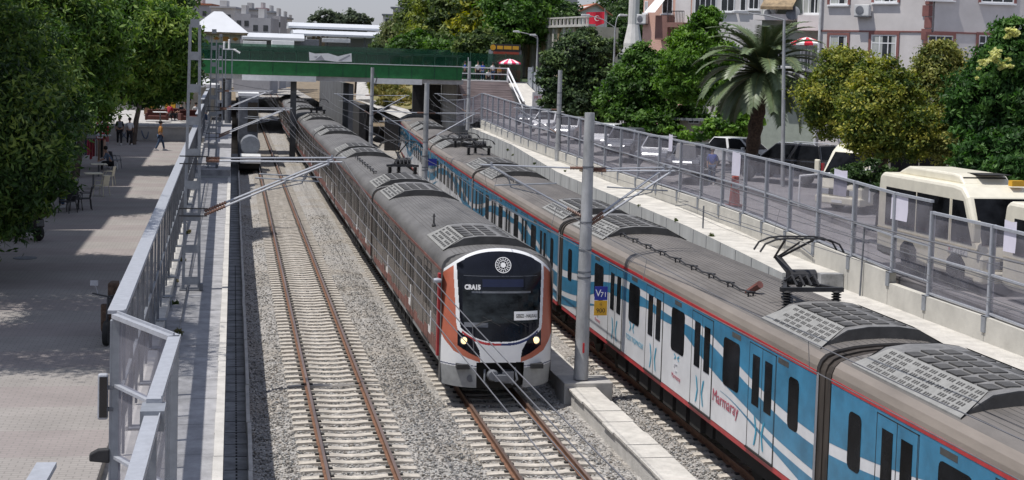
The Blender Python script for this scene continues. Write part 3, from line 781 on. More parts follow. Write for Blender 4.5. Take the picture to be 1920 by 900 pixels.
# nose: one curved shell split into its coloured regions
def nose_y(x, z):
    t = abs(x)/1.5
    lean = .02*(z-1.2)**2*(1 if z > 1.2 else .4) + (.10*max(0, z-1.6))
    top = .28*max(0, (z-3.35)/.7)**2
    side_ = .62*t**4 + .10*t**2
    low = .05*max(0, 1.0-z)
    return lean+side_+top+low
def ntop(x):
    return 4.03 - .62*(abs(x)/1.5)**2.6 - .02*abs(x)
def mask_bottom(x):        # lower edge of the black mask: a bowl
    return 1.64 + .42*(abs(x)/1.13)**2.6
def white_in(z):          # inner edge of the white line flanking the mask
    return interp([(1.6,1.02),(2.1,1.06),(3.3,1.13),(3.8,1.15),(4.1,1.2)], z)
def region(x, z):
    ax = abs(x)
    if z > ntop(x)-.075: return 'W'
    if z > 1.6 and ax < white_in(z) and z > mask_bottom(x): return 'K'
    if ax < .63 and z < 1.10: return 'C'
    if z < .96: return 'G'
    # headlight recess, a dark wedge falling towards the middle
    def inside(P):
        c = False; j = len(P)-1
        for i in range(len(P)):
            if (P[i][1] > z) != (P[j][1] > z) and ax < (P[j][0]-P[i][0])*(z-P[i][1])/(P[j][1]-P[i][1])+P[i][0]: c = not c
            j = i
        return c
    if inside([(1.12,1.93),(.98,1.82),(.83,1.75),(.70,1.66),(.57,1.42),(.54,1.22),(.80,1.33),(1.12,1.52)]): return 'H'
    if z < 1.04 and ax > .63: return 'B' if .99 < z < 1.015 else 'W'
    if inside([(1.12,1.93),(1.12,1.52),(.80,1.33),(.54,1.22),(.54,1.10),(.85,1.20),(1.20,1.36),(1.42,1.62),(1.6,2.0),(1.6,3.6),(1.25,3.75),(1.22,3.7),(1.21,3.3),(1.15,2.1)]): return 'O'
    if mask_bottom(x)-.10 < z <= mask_bottom(x)-.035 and ax < 1.02 and z < 2.03: return 'R' if x < 0 else 'L'
    return 'W'
NU, NZ = 260, 250
P = {}; regs = {}
V = np.zeros((NZ+1, NU+1, 3))
for j in range(NZ+1):
    for i in range(NU+1):
        x = -1.5+3*i/NU; z = .42+(ntop(x)-.42)*j/NZ
        xx = x*(1-.03*max(0, (1.0-z)/.6)); V[j, i] = (xx, NY+nose_y(x, z)-.0, z)
for j in range(NZ):
    for i in range(NU):
        x = -1.5+3*(i+.5)/NU; z = .42+(ntop(x)-.42)*(j+.5)/NZ
        regs.setdefault(region(x, z), []).append((j, i))
nm = {'W':('front_shell','nose_white'),'K':('windscreen_mask','nose_black'),'O':('orange_panel','train_orange'),'H':('headlight_recess','nose_black'),'G':('skirt','train_grey'),'B':('trim_line','blue_dark'),'R':('red_line','train_red'),'L':('blue_line','blue_dark')}
shell = None
for k in ['W','K','O','H','G','B','R','L']:
    F = regs.get(k, []); idx = {}; vv = []; ff = []
    for (j, i) in F:
        q = []
        for (jj, ii) in ((j,i),(j,i+1),(j+1,i+1),(j+1,i)):
            if (jj, ii) not in idx: idx[(jj, ii)] = len(vv); vv.append(tuple(V[jj, ii]))
            q.append(idx[(jj, ii)])
        ff.append(q)
    q = MB(); q.v = vv; q.f = ff; q.m = [0]*len(ff)
    o = q.build(nm[k][0], nm[k][1], ta if shell is None else shell, smooth=True, fix=False)
    if shell is None: shell = o
# shroud joining nose and first carriage
q = MB(); 
for s in (-1, 1):
    q.quad((s*1.5,NY+.7,.45),(s*1.5,NY+.95,.45),(s*1.5,NY+.95,3.42),(s*1.5,NY+.7,3.42))
for i in range(24):
    xa, xb = -1.5+3*i/24, -1.5+3*(i+1)/24
    q.quad((xa,NY+nose_y(xa,ntop(xa)),ntop(xa)),(xb,NY+nose_y(xb,ntop(xb)),ntop(xb)),(xb,NY+1.0,roofz(xb)),(xa,NY+1.0,roofz(xa)))
q.build('cab_roof', 'train_roof', shell, smooth=True)
q = MB(); q.box(-.62,.62,NY+.35,NY+.8,.35,1.12); q.box(-1.3,1.3,NY+.9,NY+2.5,.3,.9)
q.build('coupler_bay', 'under_black', shell)
q = MB(); q.box(-.16,.16,NY-.12,NY+.5,.62,.78); q.lathe([(.14,-.12),(.16,0),(.12,.08)], (0,0,0), 14, 0, Matrix.Translation((-.2,NY+.02,.76)) @ Matrix.Rotation(R(90),4,'X'))
q.box(.06,.36,NY-.02,NY+.4,.55,.85); q.tube([(-.4,NY+.1,.9),(-.42,NY-.02,.6),(-.3,NY+.1,.45)],.03,6); q.tube([(.4,NY+.1,.95),(.45,NY-.03,.65),(.34,NY+.1,.5)],.03,6)
q.build('coupler', 'galv_dark', shell, smooth=True)
q = MB()
for s in (-1, 1):
    q.box(s*.98-.17, s*.98+.17, NY+.0, NY+.3, .93, 1.05)
q.build('buffer_pad', 'black_metal', shell)
q = MB(); q.lathe([(.10,0),(.10,.02)], (0,0,0), 16, 0, Matrix.Translation((-.77,NY+.10,.67)) @ Matrix.Rotation(R(90),4,'X')); q.build('end_plug','galv_dark',shell)
for s in (-1, 1):
    q = MB(); yy = NY+nose_y(.96,1.66)-.012
    q.lathe([(.085,0),(.085,.015),(.05,.03)], (0,0,0), 16, 0, Matrix.Translation((s*.96,yy,1.66)) @ Matrix.Rotation(R(90),4,'X')); q.build('headlight','lamp_on',shell,smooth=True)
    q = MB(); q.lathe([(.11,0),(.11,.008),(.09,.012)], (0,0,0), 16, 0, Matrix.Translation((s*.96,yy+.006,1.66)) @ Matrix.Rotation(R(90),4,'X')); q.build('headlight_rim','galv',shell)
mat('nose_navy',(.008,.013,.045),.3)
# windscreen glass inside the mask, wipers, board, number, emblem
def wsurf(x, z, off): return (x, NY+nose_y(x, z)-off, z)
def patch(x0, x1, z0, z1, off, n=14, round_=0):
    q = MB(); 
    for i in range(n):
        for j in range(n):
            A, B_ = x0+(x1-x0)*i/n, x0+(x1-x0)*(i+1)/n; C_, D_ = z0+(z1-z0)*j/n, z0+(z1-z0)*(j+1)/n
            q.quad(wsurf(A,C_,off),wsurf(B_,C_,off),wsurf(B_,D_,off),wsurf(A,D_,off))
    return q
mat('windscreen', (.015,.018,.02), .10, var=1.2, scale=1.6, spec=.22, stretch=(1,1,1.8))
patch(-1.0,1.02,2.12,2.98,.006).build('windscreen','windscreen',shell,smooth=True,fix=False)
patch(-.78,.80,2.90,2.95,.010).build('sun_visor','galv_dark',shell,fix=False)
patch(-.98,1.0,3.335,3.345,.008).build('seam','galv_dark',shell,fix=False)
patch(-.5,.6,3.06,3.26,.009).build('display','nose_navy',shell,fix=False)
patch(.34,1.0,2.20,2.43,.012).build('destination_board','text_white',shell,fix=False)
patch(-.96,-.35,2.02,2.14,.010).build('dashboard','galv_dark',shell,fix=False)
text('GEBZE - HALKALI', .13, 'text_black', (.67,NY+nose_y(.67,2.3)-.06,2.315), (1,.12,0), (0,0,1), parent=shell, width=.58, bold=.003)
text('CRA15', .17, 'text_white', (-.76,NY+nose_y(-.76,3.05)-.05,3.05), (1,-.2,0), (0,.12,1), parent=shell, width=.42, bold=.010)
def wiper(x0, x1):
    q = MB(); q.tube([wsurf(x0,2.02,.03),wsurf((x0+x1)/2,2.16,.04),wsurf(x1,2.22,.04)], .010, 5); q.tube([wsurf(x1-.25,2.30,.04),wsurf(x1+.22,2.06,.04)], .009, 5); return q.build('wiper','black_metal',shell)
wiper(-.75,-.25); wiper(.72,.25)
em = MB(); yy = NY+nose_y(.02,3.60)-.02
cen = Vector((.05, yy, 3.62)); ux = Vector((1,0,0)); uz = Vector((0,.33,1)).normalized()
def ring(b, r0, r1, n=36, off=0):
    nn = ux.cross(uz)*off
    for k in range(n):
        t0, t1 = 2*math.pi*k/n, 2*math.pi*(k+1)/n
        p = lambda r, t: cen+ux*r*math.cos(t)+uz*r*math.sin(t)+nn
        b.quad(p(r0,t0),p(r1,t0),p(r1,t1),p(r0,t1))
ring(em, .195, .215, 36, .03); ring(em, .115, .13, 36, .03); ring(em, 0, .07, 24, .03)
for k in range(16):
    t = 2*math.pi*k/16; c_ = cen+ux*.163*math.cos(t)+uz*.163*math.sin(t)+ux.cross(uz)*.03
    em.poly([c_+ux*.018*math.cos(a)+uz*.018*math.sin(a) for a in [i*1.0472 for i in range(6)]])
for k in range(8):
    t = 2*math.pi*(k+.5)/8; c_ = cen+ux*.092*math.cos(t)+uz*.092*math.sin(t)+ux.cross(uz)*.03
    em.poly([c_+ux*.012*math.cos(a)+uz*.012*math.sin(a) for a in [i*1.0472 for i in range(6)]])
em.build('emblem','text_white',shell,fix=False)
q = MB(); q.box(-1.56,-1.50,NY+.95,NY+1.15,1.1,3.3); q.build('cab_door_frame','train_red',shell)
q = MB(); q.lathe([(.06,-.1),(.075,0),(.05,.1)], (0,0,0), 10, 0, Matrix.Translation((-1.62,NY+.75,3.15)) @ Matrix.Rotation(R(90),4,'Y')); q.build('lamp','galv_light',shell,smooth=True)
# ================================================================== right-hand ledge, parapet, fence
EDGE = [(42.6,14.05)]
for (u, v, z) in ((1380,470,2.62),(1290,425,2.64),(1200,385,2.72),(1120,350,2.88),(1045,320,2.95),(960,270,3.1),(905,247,3.2)):
    q = atz(u, v, z); EDGE.append((q.y, q.x))
EDGE.append((142, EDGE[-1][1]+.3))
LEZ = [(42,2.65),(60,2.65),(80,2.88),(123,3.2),(142,3.3)]
b = MB(); ys_ = [e[0] for e in EDGE]
ys_ = sorted(set([round(y, 3) for y in ys_]+[46,53,75,99,123]))
for a, c in zip(ys_, ys_[1:]):
    xa, xc = interp(EDGE,a), interp(EDGE,c); za, zc = interp(LEZ,a), interp(LEZ,c); fa, fc = interp(FX,a)-.14, interp(FX,c)-.14
    b.quad((xa,a,za),(fa,a,za),(fc,c,zc),(xc,c,zc),0); b.quad((xa,a,-1),(xa,a,za),(xc,c,zc),(xc,c,-1),1)
a = ys_[0]; b.quad((EDGE[0][1],a,-1),(16.3,a,-1),(16.3,a,2.65),(EDGE[0][1],a,2.65),1)
struct(b, 'ledge', ['ledge_top','concrete_wall'], fix=False)
b = MB(); y = 44
while y < 132:
    X = interp(EDGE,y)-.006; b.box(X-.004,X+.02,y,y+.03,-1,interp(LEZ,y)-.02); y += 2.05
tag(b.build('wall_joint','galv_dark'), 'dark vertical joints of the grey retaining wall beside the blue train', 'joints', kind='stuff')
b = MB(); b.box(12.4,16.3,4,42.6,-1,2.2,0); struct(b, 'dirt_strip', ['dirt'])
b = MB(); b.box(12.2,12.4,4,42.6,-1,2.1); tag(b.build('retaining_wall','concrete_wall'), 'low grey retaining wall hidden behind the blue train near the buses', 'wall')
b = MB(); b.box(14.3,15.9,42.3,42.6,2.2,2.6)
POST = [(16.15,27.3,2.78),(16.15,30.5,2.82),(16.14,33.7,2.86),(16.13,36.95,2.86),(16.15,39.3,3.17),(16.1,42.0,3.27),(16.1,44.8,3.36),(16.22,47.6,3.38),(16.45,50.5,3.38),(16.75,53.6,3.36),(16.95,56.8,3.34),(17.1,60,3.33),(17.15,63.2,3.33),(17.1,66.4,3.36)]
y = 69.6
while y < 124.5: POST.append((interp(FX,y), y, interp([(66,3.36),(80,3.52),(100,3.65),(123,3.96)],y))); y += 3.2
pw = thing('parapet_wall', 'low beige concrete parapet carrying the smoked glass fence beside the street', 'wall', (16.1,33,0))
for (p, q) in zip(POST, POST[1:]):
    lo = 2.1 if p[1] < 42.5 else interp(LEZ,p[1])-.05
    b = MB(); zt = min(p[2], q[2])-.015 if abs(p[2]-q[2]) > .2 else None
    za, zc = (zt, zt) if zt else (p[2]-.02, q[2]-.02)
    n = len(b.v); w = .13
    for (x, y, z) in ((p[0],p[1]+.012,za),(q[0],q[1]-.012,zc)):
        b.v += [(x-w,y,lo),(x+w,y,lo),(x+w,y,z),(x-w,y,z)]
    for f in ((0,1,2,3),(7,6,5,4),(0,4,5,1),(1,5,6,2),(2,6,7,3),(3,7,4,0)): b.f.append(tuple(n+i for i in f)); b.m.append(0)
    o = b.build('concrete_block', 'concrete_beige', pw); o.location = (-16.1,-33,0)
FH = 2.3
gf = thing('glass_fence', 'galvanised fence with smoked see-through panes along the street and parked cars', 'fence', (16.1,33,0))
def P3(o): o.location = (-16.1,-33,0); return o
for k, (x, y, z) in enumerate(POST):
    b = MB(); b.box(x-.07,x+.07,y-.045,y+.045,z-.02,z+FH+.04,0); b.box(x-.035,x+.035,y-.05,y+.05,z,z+FH,1)
    P3(b.build('post',['galv_light','galv'],gf))
    b = MB(); b.box(x-.165,x-.13,y-.10,y+.10,z-.42,z+.01); b.box(x-.165,x+.1,y-.12,y+.12,z-.018,z+.004); P3(b.build('bracket','galv',gf))
for p, q in zip(POST, POST[1:]):
    x0,y0,z0 = p; x1,y1,z1 = q
    if abs(z1-z0) > .2: z0 = z1 = max(z0,z1) if y0 > 38 else max(z0, z1)
    for h, s, nme in ((FH,.075,'top_rail'),(FH*.46,.05,'rail'),(.06,.05,'bottom_rail')):
        b = MB(); b.beam((x0,y0+.05,z0+h),(x1,y1-.05,z1+h),.09,s); P3(b.build(nme,'galv_light',gf))
    for (ha, hb) in ((.09,FH*.46-.03),(FH*.46+.03,FH-.04)):
        b = MB(); b.quad((x0,y0+.05,z0+ha),(x1,y1-.05,z1+ha),(x1,y1-.05,z1+hb),(x0,y0+.05,z0+hb))
        P3(b.build('pane','pane_smoke',gf,fix=False))
# paper notices stuck on the panes
def paper(u, v, d, w, h, label):
    q = at(u, v, d); X = interp(FX, q.y)
    b = MB(); n = 8
    pts = [(-w/2,-h/2),(w/2*.9,-h/2*.96),(w/2,-h*.1),(w/2*.97,h/2),(w*.1,h/2*.93),(-w/2*.95,h/2)]
    b.poly([(X-.11,q.y-a,q.z+c) for a, c in pts]); o = b.build('paper_notice','paper',fix=False); tag(o, label, 'notice', 'paper notices on the glass fence'); return o
paper(1362,307,57.5,1.0,.95,'pale notice with torn lower edge on a far pane in front of the white hatchback')
paper(1513,342,46,1.05,.85,'crumpled pale notice on the pane just left of the fence step before the buses')
paper(1658,388,42,1.1,.80,'square white notice on the pane in front of the rear of the cream minibus')
paper(1786,443,35.8,.60,.80,'narrow curled white notice beside the minibus driver door')
paper(1262,268,67,.6,.8,'small torn pale notice on the far pane near the person in blue')
# niche at the wall end
b = MB(); b.box(15.2,15.95,42.25,42.6,2.2,2.66); tag(b.build('recess_cover','drain'), 'mossy dark block at the broken end of the concrete ledge', 'block')

# ================================================================== left fence
LP = []
y = 20.6
while y < 134: LP.append((-4.42 - .0055*(y-20), y, 2.88 + (0 if y < 76 else .4 if y < 94 else .7))); y += 3.25
lf = thing('glass_fence', 'pale steel fence with clear panes and a wide flat cap between pavement and walkway', 'fence', LP[0])
def PL(o): o.location = (-LP[0][0],-LP[0][1],-LP[0][2]); return o
H2 = 2.42
for (x, y, z) in LP:
    b = MB(); b.box(x-.03,x+.03,y-.05,y+.05,z-.25,z+H2); PL(b.build('post','galv_dark',lf))
    b = MB(); b.box(x-.02,x+.18,y-.11,y+.11,z-.02,z+.005); b.box(x+.17,x+.2,y-.08,y+.08,z-.26,z); PL(b.build('bracket','galv',lf))
for i, (p, q) in enumerate(zip(LP, LP[1:])):
    x0,y0,z0 = p; x1,y1,z1 = q; z1 = z0 if abs(z1-z0) < .01 else z0
    b = MB(); b.beam((x0,y0-.03,z0+H2+.02),(x1,y1-.03,z1+H2+.02),.25,.05); b.beam((x0+.11,y0-.03,z0+H2+.04),(x1+.11,y1-.03,z1+H2+.04),.02,.04); PL(b.build('cap_rail','galv_light',lf))
    b = MB(); b.beam((x0,y0+.05,z0+1.1),(x1,y1-.05,z1+1.1),.05,.05); PL(b.build('rail','galv',lf))
    b = MB(); b.quad((x0,y0+.05,z0+.05),(x1,y1-.05,z1+.05),(x1,y1-.05,z1+H2-.02),(x0,y0+.05,z0+H2-.02)); PL(b.build('pane','pane_clear',lf,fix=False))
    b = MB(); xm, ym = (x0+x1)/2, (y0+y1)/2; b.box(xm-.02,xm+.02,ym-.03,ym+.03,z0,z0+H2); PL(b.build('mullion','galv_dark',lf))
    b = MB(); b.box(x0-.09,x0+.14,y0+.14,y1-.14,z0-.3,z0-.03); o = b.build('concrete_block','concrete_light',lf,bevel=.02); PL(o)
# corner bay: a frame set across the walkway and the stretch beyond it towards the camera
cb = thing('fence_corner', 'heavy galvanised fence bay turning across the walkway in the left foreground', 'fence', (-4.5,20.4,2.6))
def PC(b, n, m, **k): o = b.build(n, m, cb, **k); o.location = (4.5,-20.4,-2.6); return o
A = Vector((-4.40,20.35,0)); B = Vector((-3.58,18.75,0)); N1 = Vector((-3.66,15.0,0)); N2 = Vector((-3.72,9.0,0))
def up(p, z): return Vector((p.x, p.y, z))
for p, nme in ((A,'post'),(B,'post'),(N1,'post'),(Vector((-3.70,11.6,0)),'post')):
    b = MB(); b.box(p.x-.06,p.x+.06,p.y-.07,p.y+.07,2.6,5.27); b.box(p.x-.09,p.x-.062,p.y-.07,p.y+.07,2.6,5.25)
    PC(b,'post','galv')
b = MB(); b.beam(up(A,5.31),up(B,5.31),.17,.06); b.beam(up(A,5.33),up(B,5.33),.02,.09); PC(b,'cap_rail','galv_light')
for z in (4.35,3.35): b = MB(); b.beam(up(A,z),up(B,z),.11,.04); PC(b,'rail','galv_light')
for za, zb in ((2.7,3.3),(3.38,4.3),(4.38,5.25)): b = MB(); b.quad(up(A,za),up(B,za),up(B,zb),up(A,zb)); PC(b,'pane','pane_smoke',fix=False)
for (p, q, z) in ((Vector((-3.57,18.6,0)),Vector((-3.64,15.2,0)),5.33),(Vector((-3.64,14.9,0)),Vector((-3.72,9,0)),5.24)):
    b = MB(); b.beam(up(p,z),up(q,z),.16,.05); b.beam(up(p,z+.03)+Vector((.075,0,0)),up(q,z+.03)+Vector((.075,0,0)),.012,.05); PC(b,'cap_rail','galv_light')
b = MB(); b.box(-3.76,-3.52,14.85,15.25,5.10,5.31); PC(b,'post_cap','galv')
b = MB(); b.quad((-3.6,18.5,2.7),(-3.66,15.2,2.7),(-3.66,15.2,5.2),(-3.6,18.5,5.2)); b.quad((-3.66,14.8,2.7),(-3.72,9,2.7),(-3.72,9,5.15),(-3.66,14.8,5.15)); PC(b,'pane','pane_clear',fix=False)
b = MB(); b.beam((-4.45,13.1,5.27),(-4.62,8,5.27),.17,.05); b.beam((-4.45,13.1,3.9),(-4.62,8,3.9),.06,2.6); o = b.build('fence_panel','galv_light'); tag(o, 'separate galvanised fence end cut off by the lower left corner of the view', 'fence'); o.name = 'steel_barrier'
# things fixed behind the corner bay
t = thing('van_mirror', 'black box with pale rounded frame fixed on the outside of the near fence post', 'mirror', (-4.555,20.3,4.3)); b = MB(); b.box(.03,.12,-.03,.03,.0,.05); b.box(.03,.12,-.03,.03,-.3,-.25); b.build('bracket','galv_dark',t)  # stands in for a parked van's wing mirror behind the fence
b = MB(); b.box(-.09,.05,-.04,.06,-.42,.22); b.build('frame','galv_light',t,bevel=.03)
b = MB(); b.box(-.065,.04,-.055,-.041,-.38,.18); b.build('glass','black_glass',t)
b = MB(); b.extr([(-.17,-.07),(.10,-.10),(.10,.10),(-.06,.09),(-.17,.03)],'y',-.06,.06); o = b.build('mirror_housing','black_metal',bevel=.02); o.location = (-4.575,20.3,3.38); tag(o, 'small dark rounded housing low on the outside of the near fence post', 'lamp')  # dark lower piece of the van mirror, not a lamp
# ================================================================== overhead line
def insul(b, p, q, r=.055, n=10):
    p = Vector(p); q = Vector(q); k = 9; pts = []; rs = []
    for i in range(k*2+1): pts.append(p.lerp(q, i/(k*2))); rs.append(r if i % 2 else r*.5)
    b.tube(pts, rs, 8)
def cantilever(root, m0, sgn, y, zu, zl, reach, tip=None, arm=True, dy=0.0):
    x0, y0 = m0
    b = MB(); e = (x0+sgn*reach, y0+dy, zu+.05); s = (x0+sgn*.12, y0, zu)
    b.tube([(x0+sgn*.5,y0+dy*.15,zu),e], .026, 6)
    f = (x0+sgn*(reach*.90), y0+dy*.9, zu-.0); g = (x0+sgn*.12, y0, zl)
    g2 = Vector(g).lerp(Vector(f), .17)
    b.tube([g2, f], .034, 6)
    b.beam(Vector(f)+Vector((0,0,-.05)), Vector(f)+Vector((0,0,.12)), .05,.05)
    b.build('cantilever','galv_light',root)
    i_ = MB(); insul(i_, (x0+sgn*.14,y0,zu), (x0+sgn*.5,y0+dy*.15,zu)); insul(i_, g, g2); i_.build('insulator','insulator',root)
    if arm:
        a = MB(); h = Vector(g).lerp(Vector(f), .82)
        a.tube([h, (h.x-sgn*.1,h.y,zu-.55)], .02, 5); a.tube([(h.x+sgn*.35,h.y,zu-.50),(h.x-sgn*1.35,h.y,zu-.42)], .022, 6); a.tube([(h.x-sgn*.1,h.y,zu-.55),(h.x-sgn*1.0,h.y+.02,zu-.75)], .014, 5)
        a.build('steady_arm','galv',root)
def shift(root):
    for c in kids(root):
        c.location = Vector(c.location)-root.location
def pole_mast(x, y, z0, z1, label, r0=.20, r1=.135, base=True, cut=None):
    t = thing('catenary_mast', label, 'mast', (x,y,z0), 0, 'overhead line masts')
    b = MB(); n = 10; b.tube([(x,y,z0+(z1-z0)*i/6) for i in range(7)], [r0+(r1-r0)*i/6 for i in range(7)], 20); b.build('pole','mast_grey',t,smooth=True)
    for z in (z0+2.8,z0+2.95,z0+3.55,z0+4.3,z0+5.8):
        if z < z1-.2: b = MB(); rr = r0+(r1-r0)*(z-z0)/(z1-z0)+.012; b.lathe([(rr,-.02),(rr,.02)],(x,y,z),18); b.build('strap','galv_dark',t)
    return t
t = pole_mast(6.55,38.0,.4,7.66,'grey tubular mast carrying the blue and yellow plates between the two trains')
cantilever(t,(6.55,38),1,38,6.15,4.72,2.45,arm=False,dy=.3); cantilever(t,(6.55,38),1,38,6.10,4.62,2.45,arm=True,dy=-.35)
cantilever(t,(6.55,38),-1,38,6.16,4.85,2.95,arm=True)
b = MB(); b.box(6.0,7.35,37.6,38.6,-.35,.37); b.build('foundation','concrete',t,bevel=.02)
b = MB(); b.box(6.80,7.16,37.78,37.80,2.60,2.97); pl = b.build('number_plate','sign_blue',t)
b = MB(); b.box(6.80,7.16,37.78,37.80,2.18,2.585); b2_ = b.build('distance_plate','sign_yellow',t)
for c_ in (pl, b2_): pass
text('V', .27, 'text_white', (6.90,37.775,2.785), (1,0,0),(0,0,1), parent=pl)
text('71', .19, 'text_white', (7.05,37.775,2.745), (1,0,0),(0,0,1), parent=pl)
text('900', .17, 'text_black', (6.98,37.775,2.31), (1,0,0),(0,0,1), parent=b2_)
text('G', .10, 'text_black', (6.98,37.775,2.49), (1,0,0),(0,0,1), parent=b2_)
b = MB(); b.box(6.52,6.57,37.79,37.81,1.15,1.42); b.build('mark','sign_red',t)
shift(t)
for (x,y,z0,z1,sg,lab) in ((7.25,77,.3,7.75,(1,-1),'grey tubular mast with small blue plate between the trains, second from the camera'),
                      (7.6,112,.3,8.3,(1,-1),'grey tubular mast between the trains with cable loop at its top, near the footbridge'),
                      (17.0,88,2.9,8.6,(-1,),'grey mast on the right ledge halfway to the footbridge'),
                      (16.6,121,3.2,9.0,(-1,),'grey mast on the right ledge just before the footbridge')):
    t = pole_mast(x,y,z0,z1,lab,.17,.13)
    for s in sg: cantilever(t,(x,y),s,y,6.15,4.7,2.9 if s < 0 else 2.9)
    if y == 77:
        b = MB(); b.box(7.4,7.85,76.75,76.77,3.35,3.72); b.build('number_plate','sign_blue',t)
        b = MB(); b.box(6.9,7.7,76.6,77.4,-.3,.35); b.build('foundation','concrete_light',t)
    if y == 112:
        b = MB(); b.tube([(7.75,111.9,7.9),(7.95,111.9,7.4),(7.85,111.9,6.9),(8.0,111.9,7.6),(7.75,111.9,7.0)],.03,5); b.build('cable_loop','wire_dark',t)
        b = MB(); b.box(7.2,8.6,111.5,112.8,-.3,.9); b.build('foundation','concrete_light',t)
    shift(t)
def frame_mast(y, label, z0=2.6, far=False):
    x = -3.92; t = thing('catenary_mast', label, 'mast', (x,y,z0), 0, 'lattice overhead line masts')
    for s in (-1, 1):
        b = MB(); b.beam((x+s*.21,y,z0),(x+s*.12,y,9.7),.075,.16); b.build('leg','galv',t)
    for k in range(9):
        z = z0+.25+k*.86; w_ = .21-.09*(z-z0)/7.1
        b = MB(); b.box(x-w_,x+w_,y-.085,y-.075,z-.11,z+.11); b.build('batten','galv',t)
    b = MB(); b.box(x-.3,x+.3,y-.25,y+.25,z0-.02,z0+.03); b.box(x+.22,x+.32,y-.3,y-.1,z0+.03,z0+.2); b.build('base_plate','galv_dark',t)
    cantilever(t,(x+.2,y),1,y,6.15,4.72,3.9,arm=True,dy=.35); cantilever(t,(x+.2,y),1,y,6.08,4.62,3.75,arm=True,dy=-.35)
    b = MB()
    for z in (6.2,6.0,4.8,4.6): b.beam((x-.35,y-.1,z),(x+.4,y-.1,z),.03,.03)
    b.build('clamp','black_metal',t)
    shift(t); return t
frame_mast(39.6,'tall two-legged steel mast with battens standing on the left walkway, nearest of its kind')
frame_mast(77.5,'tall two-legged steel mast on the left walkway behind the step, second from the camera',3.0)
frame_mast(116,'tall two-legged steel mast on the left walkway close to the footbridge',3.3)
t = thing('switch_post','stout dark grey cylinder post with ribbed white insulators on top beside the left walkway','post',(-3.3,122,3.3),0)
b = MB(); b.lathe([(.26,0),(.26,3.6)],(0,0,0),16); b.build('post','galv_dark',t,smooth=True)
b = MB(); b.box(-.3,-.22,-.1,.1,3.6,6.0); b.box(.22,.3,-.1,.1,3.6,6.0); b.build('frame','galv',t)
b = MB(); b.beam((-.5,0,6.1),(.6,0,6.1),.1,.1); insul(b,(-.4,0,6.1),(-.4,0,6.7),.1); insul(b,(.0,0,6.1),(.0,0,6.9),.1); insul(b,(.4,0,6.1),(.9,0,5.8),.1); b.build('insulator','text_white',t)
def catenary(xf, y0, y1, spans, label, zc=5.28, zm=6.12, sag=.5, r=.0075, drops=True, xm=0):
    t = thing('catenary_wire', label, 'wire', (xf(y0),y0,zc), 0, 'overhead wires')
    c = MB(); m_ = MB(); d = MB()
    cp = []; mp_ = []
    for (a, e) in spans:
        n = 16
        for i in range(n+1):
            y = a+(e-a)*i/n; q = i/n; zz = zm-sag*4*q*(1-q)
            cp.append((xf(y)+.15*math.cos(math.pi*q), y, zc)); mp_.append((xf(y)+xm, y, zz))
            if drops and i % 3 == 1: d.tube([(xf(y)+xm,y,zz),(xf(y)+.15*math.cos(math.pi*q),y,zc)], .005, 4)
    c.tube(cp, r, 5); m_.tube(mp_, r, 5)
    for bb, nme in ((c,'contact_wire'),(m_,'carrier_wire'),(d,'dropper')):
        if bb.v: o = bb.build(nme,'wire',t); o.location = -t.location
    return t
SP = [(1,39.6),(39.6,77.5),(77.5,116),(116,155)]
catenary(lambda y: cx('A',y)+.12, 1, 155, SP, 'paired wires over the empty left track crossing in front of the grey train', r=.0075)
catenary(lambda y: cx('A',y)-.22, 1, 155, SP, 'second set of wires just left of the first over the empty track', zc=5.45, zm=6.2, sag=.35, r=.0075, drops=False)
SB = [(0,38),(38,77),(77,118),(118,160)]
catenary(lambda y: cx('B',y), 0, 160, SB, 'paired wires running over the roof of the grey train')
catenary(lambda y: cx('C',y), 0, 120, [(0,38),(38,77),(77,112)], 'paired wires running over the roof of the blue and white train')
catenary(lambda y: cx('C',y)+.35, 0, 120, [(0,38),(38,77),(77,112)], 'thin extra wires right of the blue train pantograph', zc=5.6, zm=6.3, drops=False)
def cable(pts, r, label, n=5, m_='wire'):
    b = MB(); b.tube(pts, r, n); return tag(b.build('cable', m_), label, 'cable', 'cables along the line')
def sagline(p, q, s, n=12):
    p = Vector(p); q = Vector(q); return [p.lerp(q, i/n)-Vector((0,0,4*s*(i/n)*(1-i/n))) for i in range(n+1)]
cable(sagline((6.75,38,4.0),(7.4,77,4.2),.5)+sagline((7.4,77,4.2),(7.6,112,4.4),.5), .012, 'single slack cable strung between the round masts')
cable(sagline((6.6,38,6.9),(8.2,2,6.8),.4), .014, 'bright single wire running from the plated mast to the right foreground')
cable([(-4.05,6,2.68),(-4.0,39,2.68),(-4.05,74,2.7)], .012, 'thin white cord lying along the raised walkway')
cable([(16.0,27,3.75)]+sagline((16.0,27,3.75),(16.0,44.5,4.2),.06), .009, 'upper thin wire stretched along the fence in front of the minibus')
cable([(16.0,27,3.25)]+sagline((16.0,27,3.25),(16.0,44.5,3.7),.06), .009, 'lower thin wire stretched along the fence in front of the minibus')
cable(sagline((-3.9,116,6.9),(3.0,126,5.9),.2), .02, 'upper stay wire slanting down from the far left mast before the green bridge')
cable([(15.9,44.6,2.9),(15.95,46,3.1),(16.2,55,3.0),(16.5,60,3.05),(16.6,62,2.8)], .022, 'dark conduit pipe fixed to the beige parapet', m_='galv_dark')
cable([(15.4,54.5,2.66),(15.4,54.5,3.55)], .035, 'short upright pipe standing on the right ledge', m_='galv_dark')
cable([(15.9,40.9,2.2),(15.95,40.9,4.3)], .03, 'thin upright rod beside the fence left of the minibus rear wheel', m_='galv_dark')
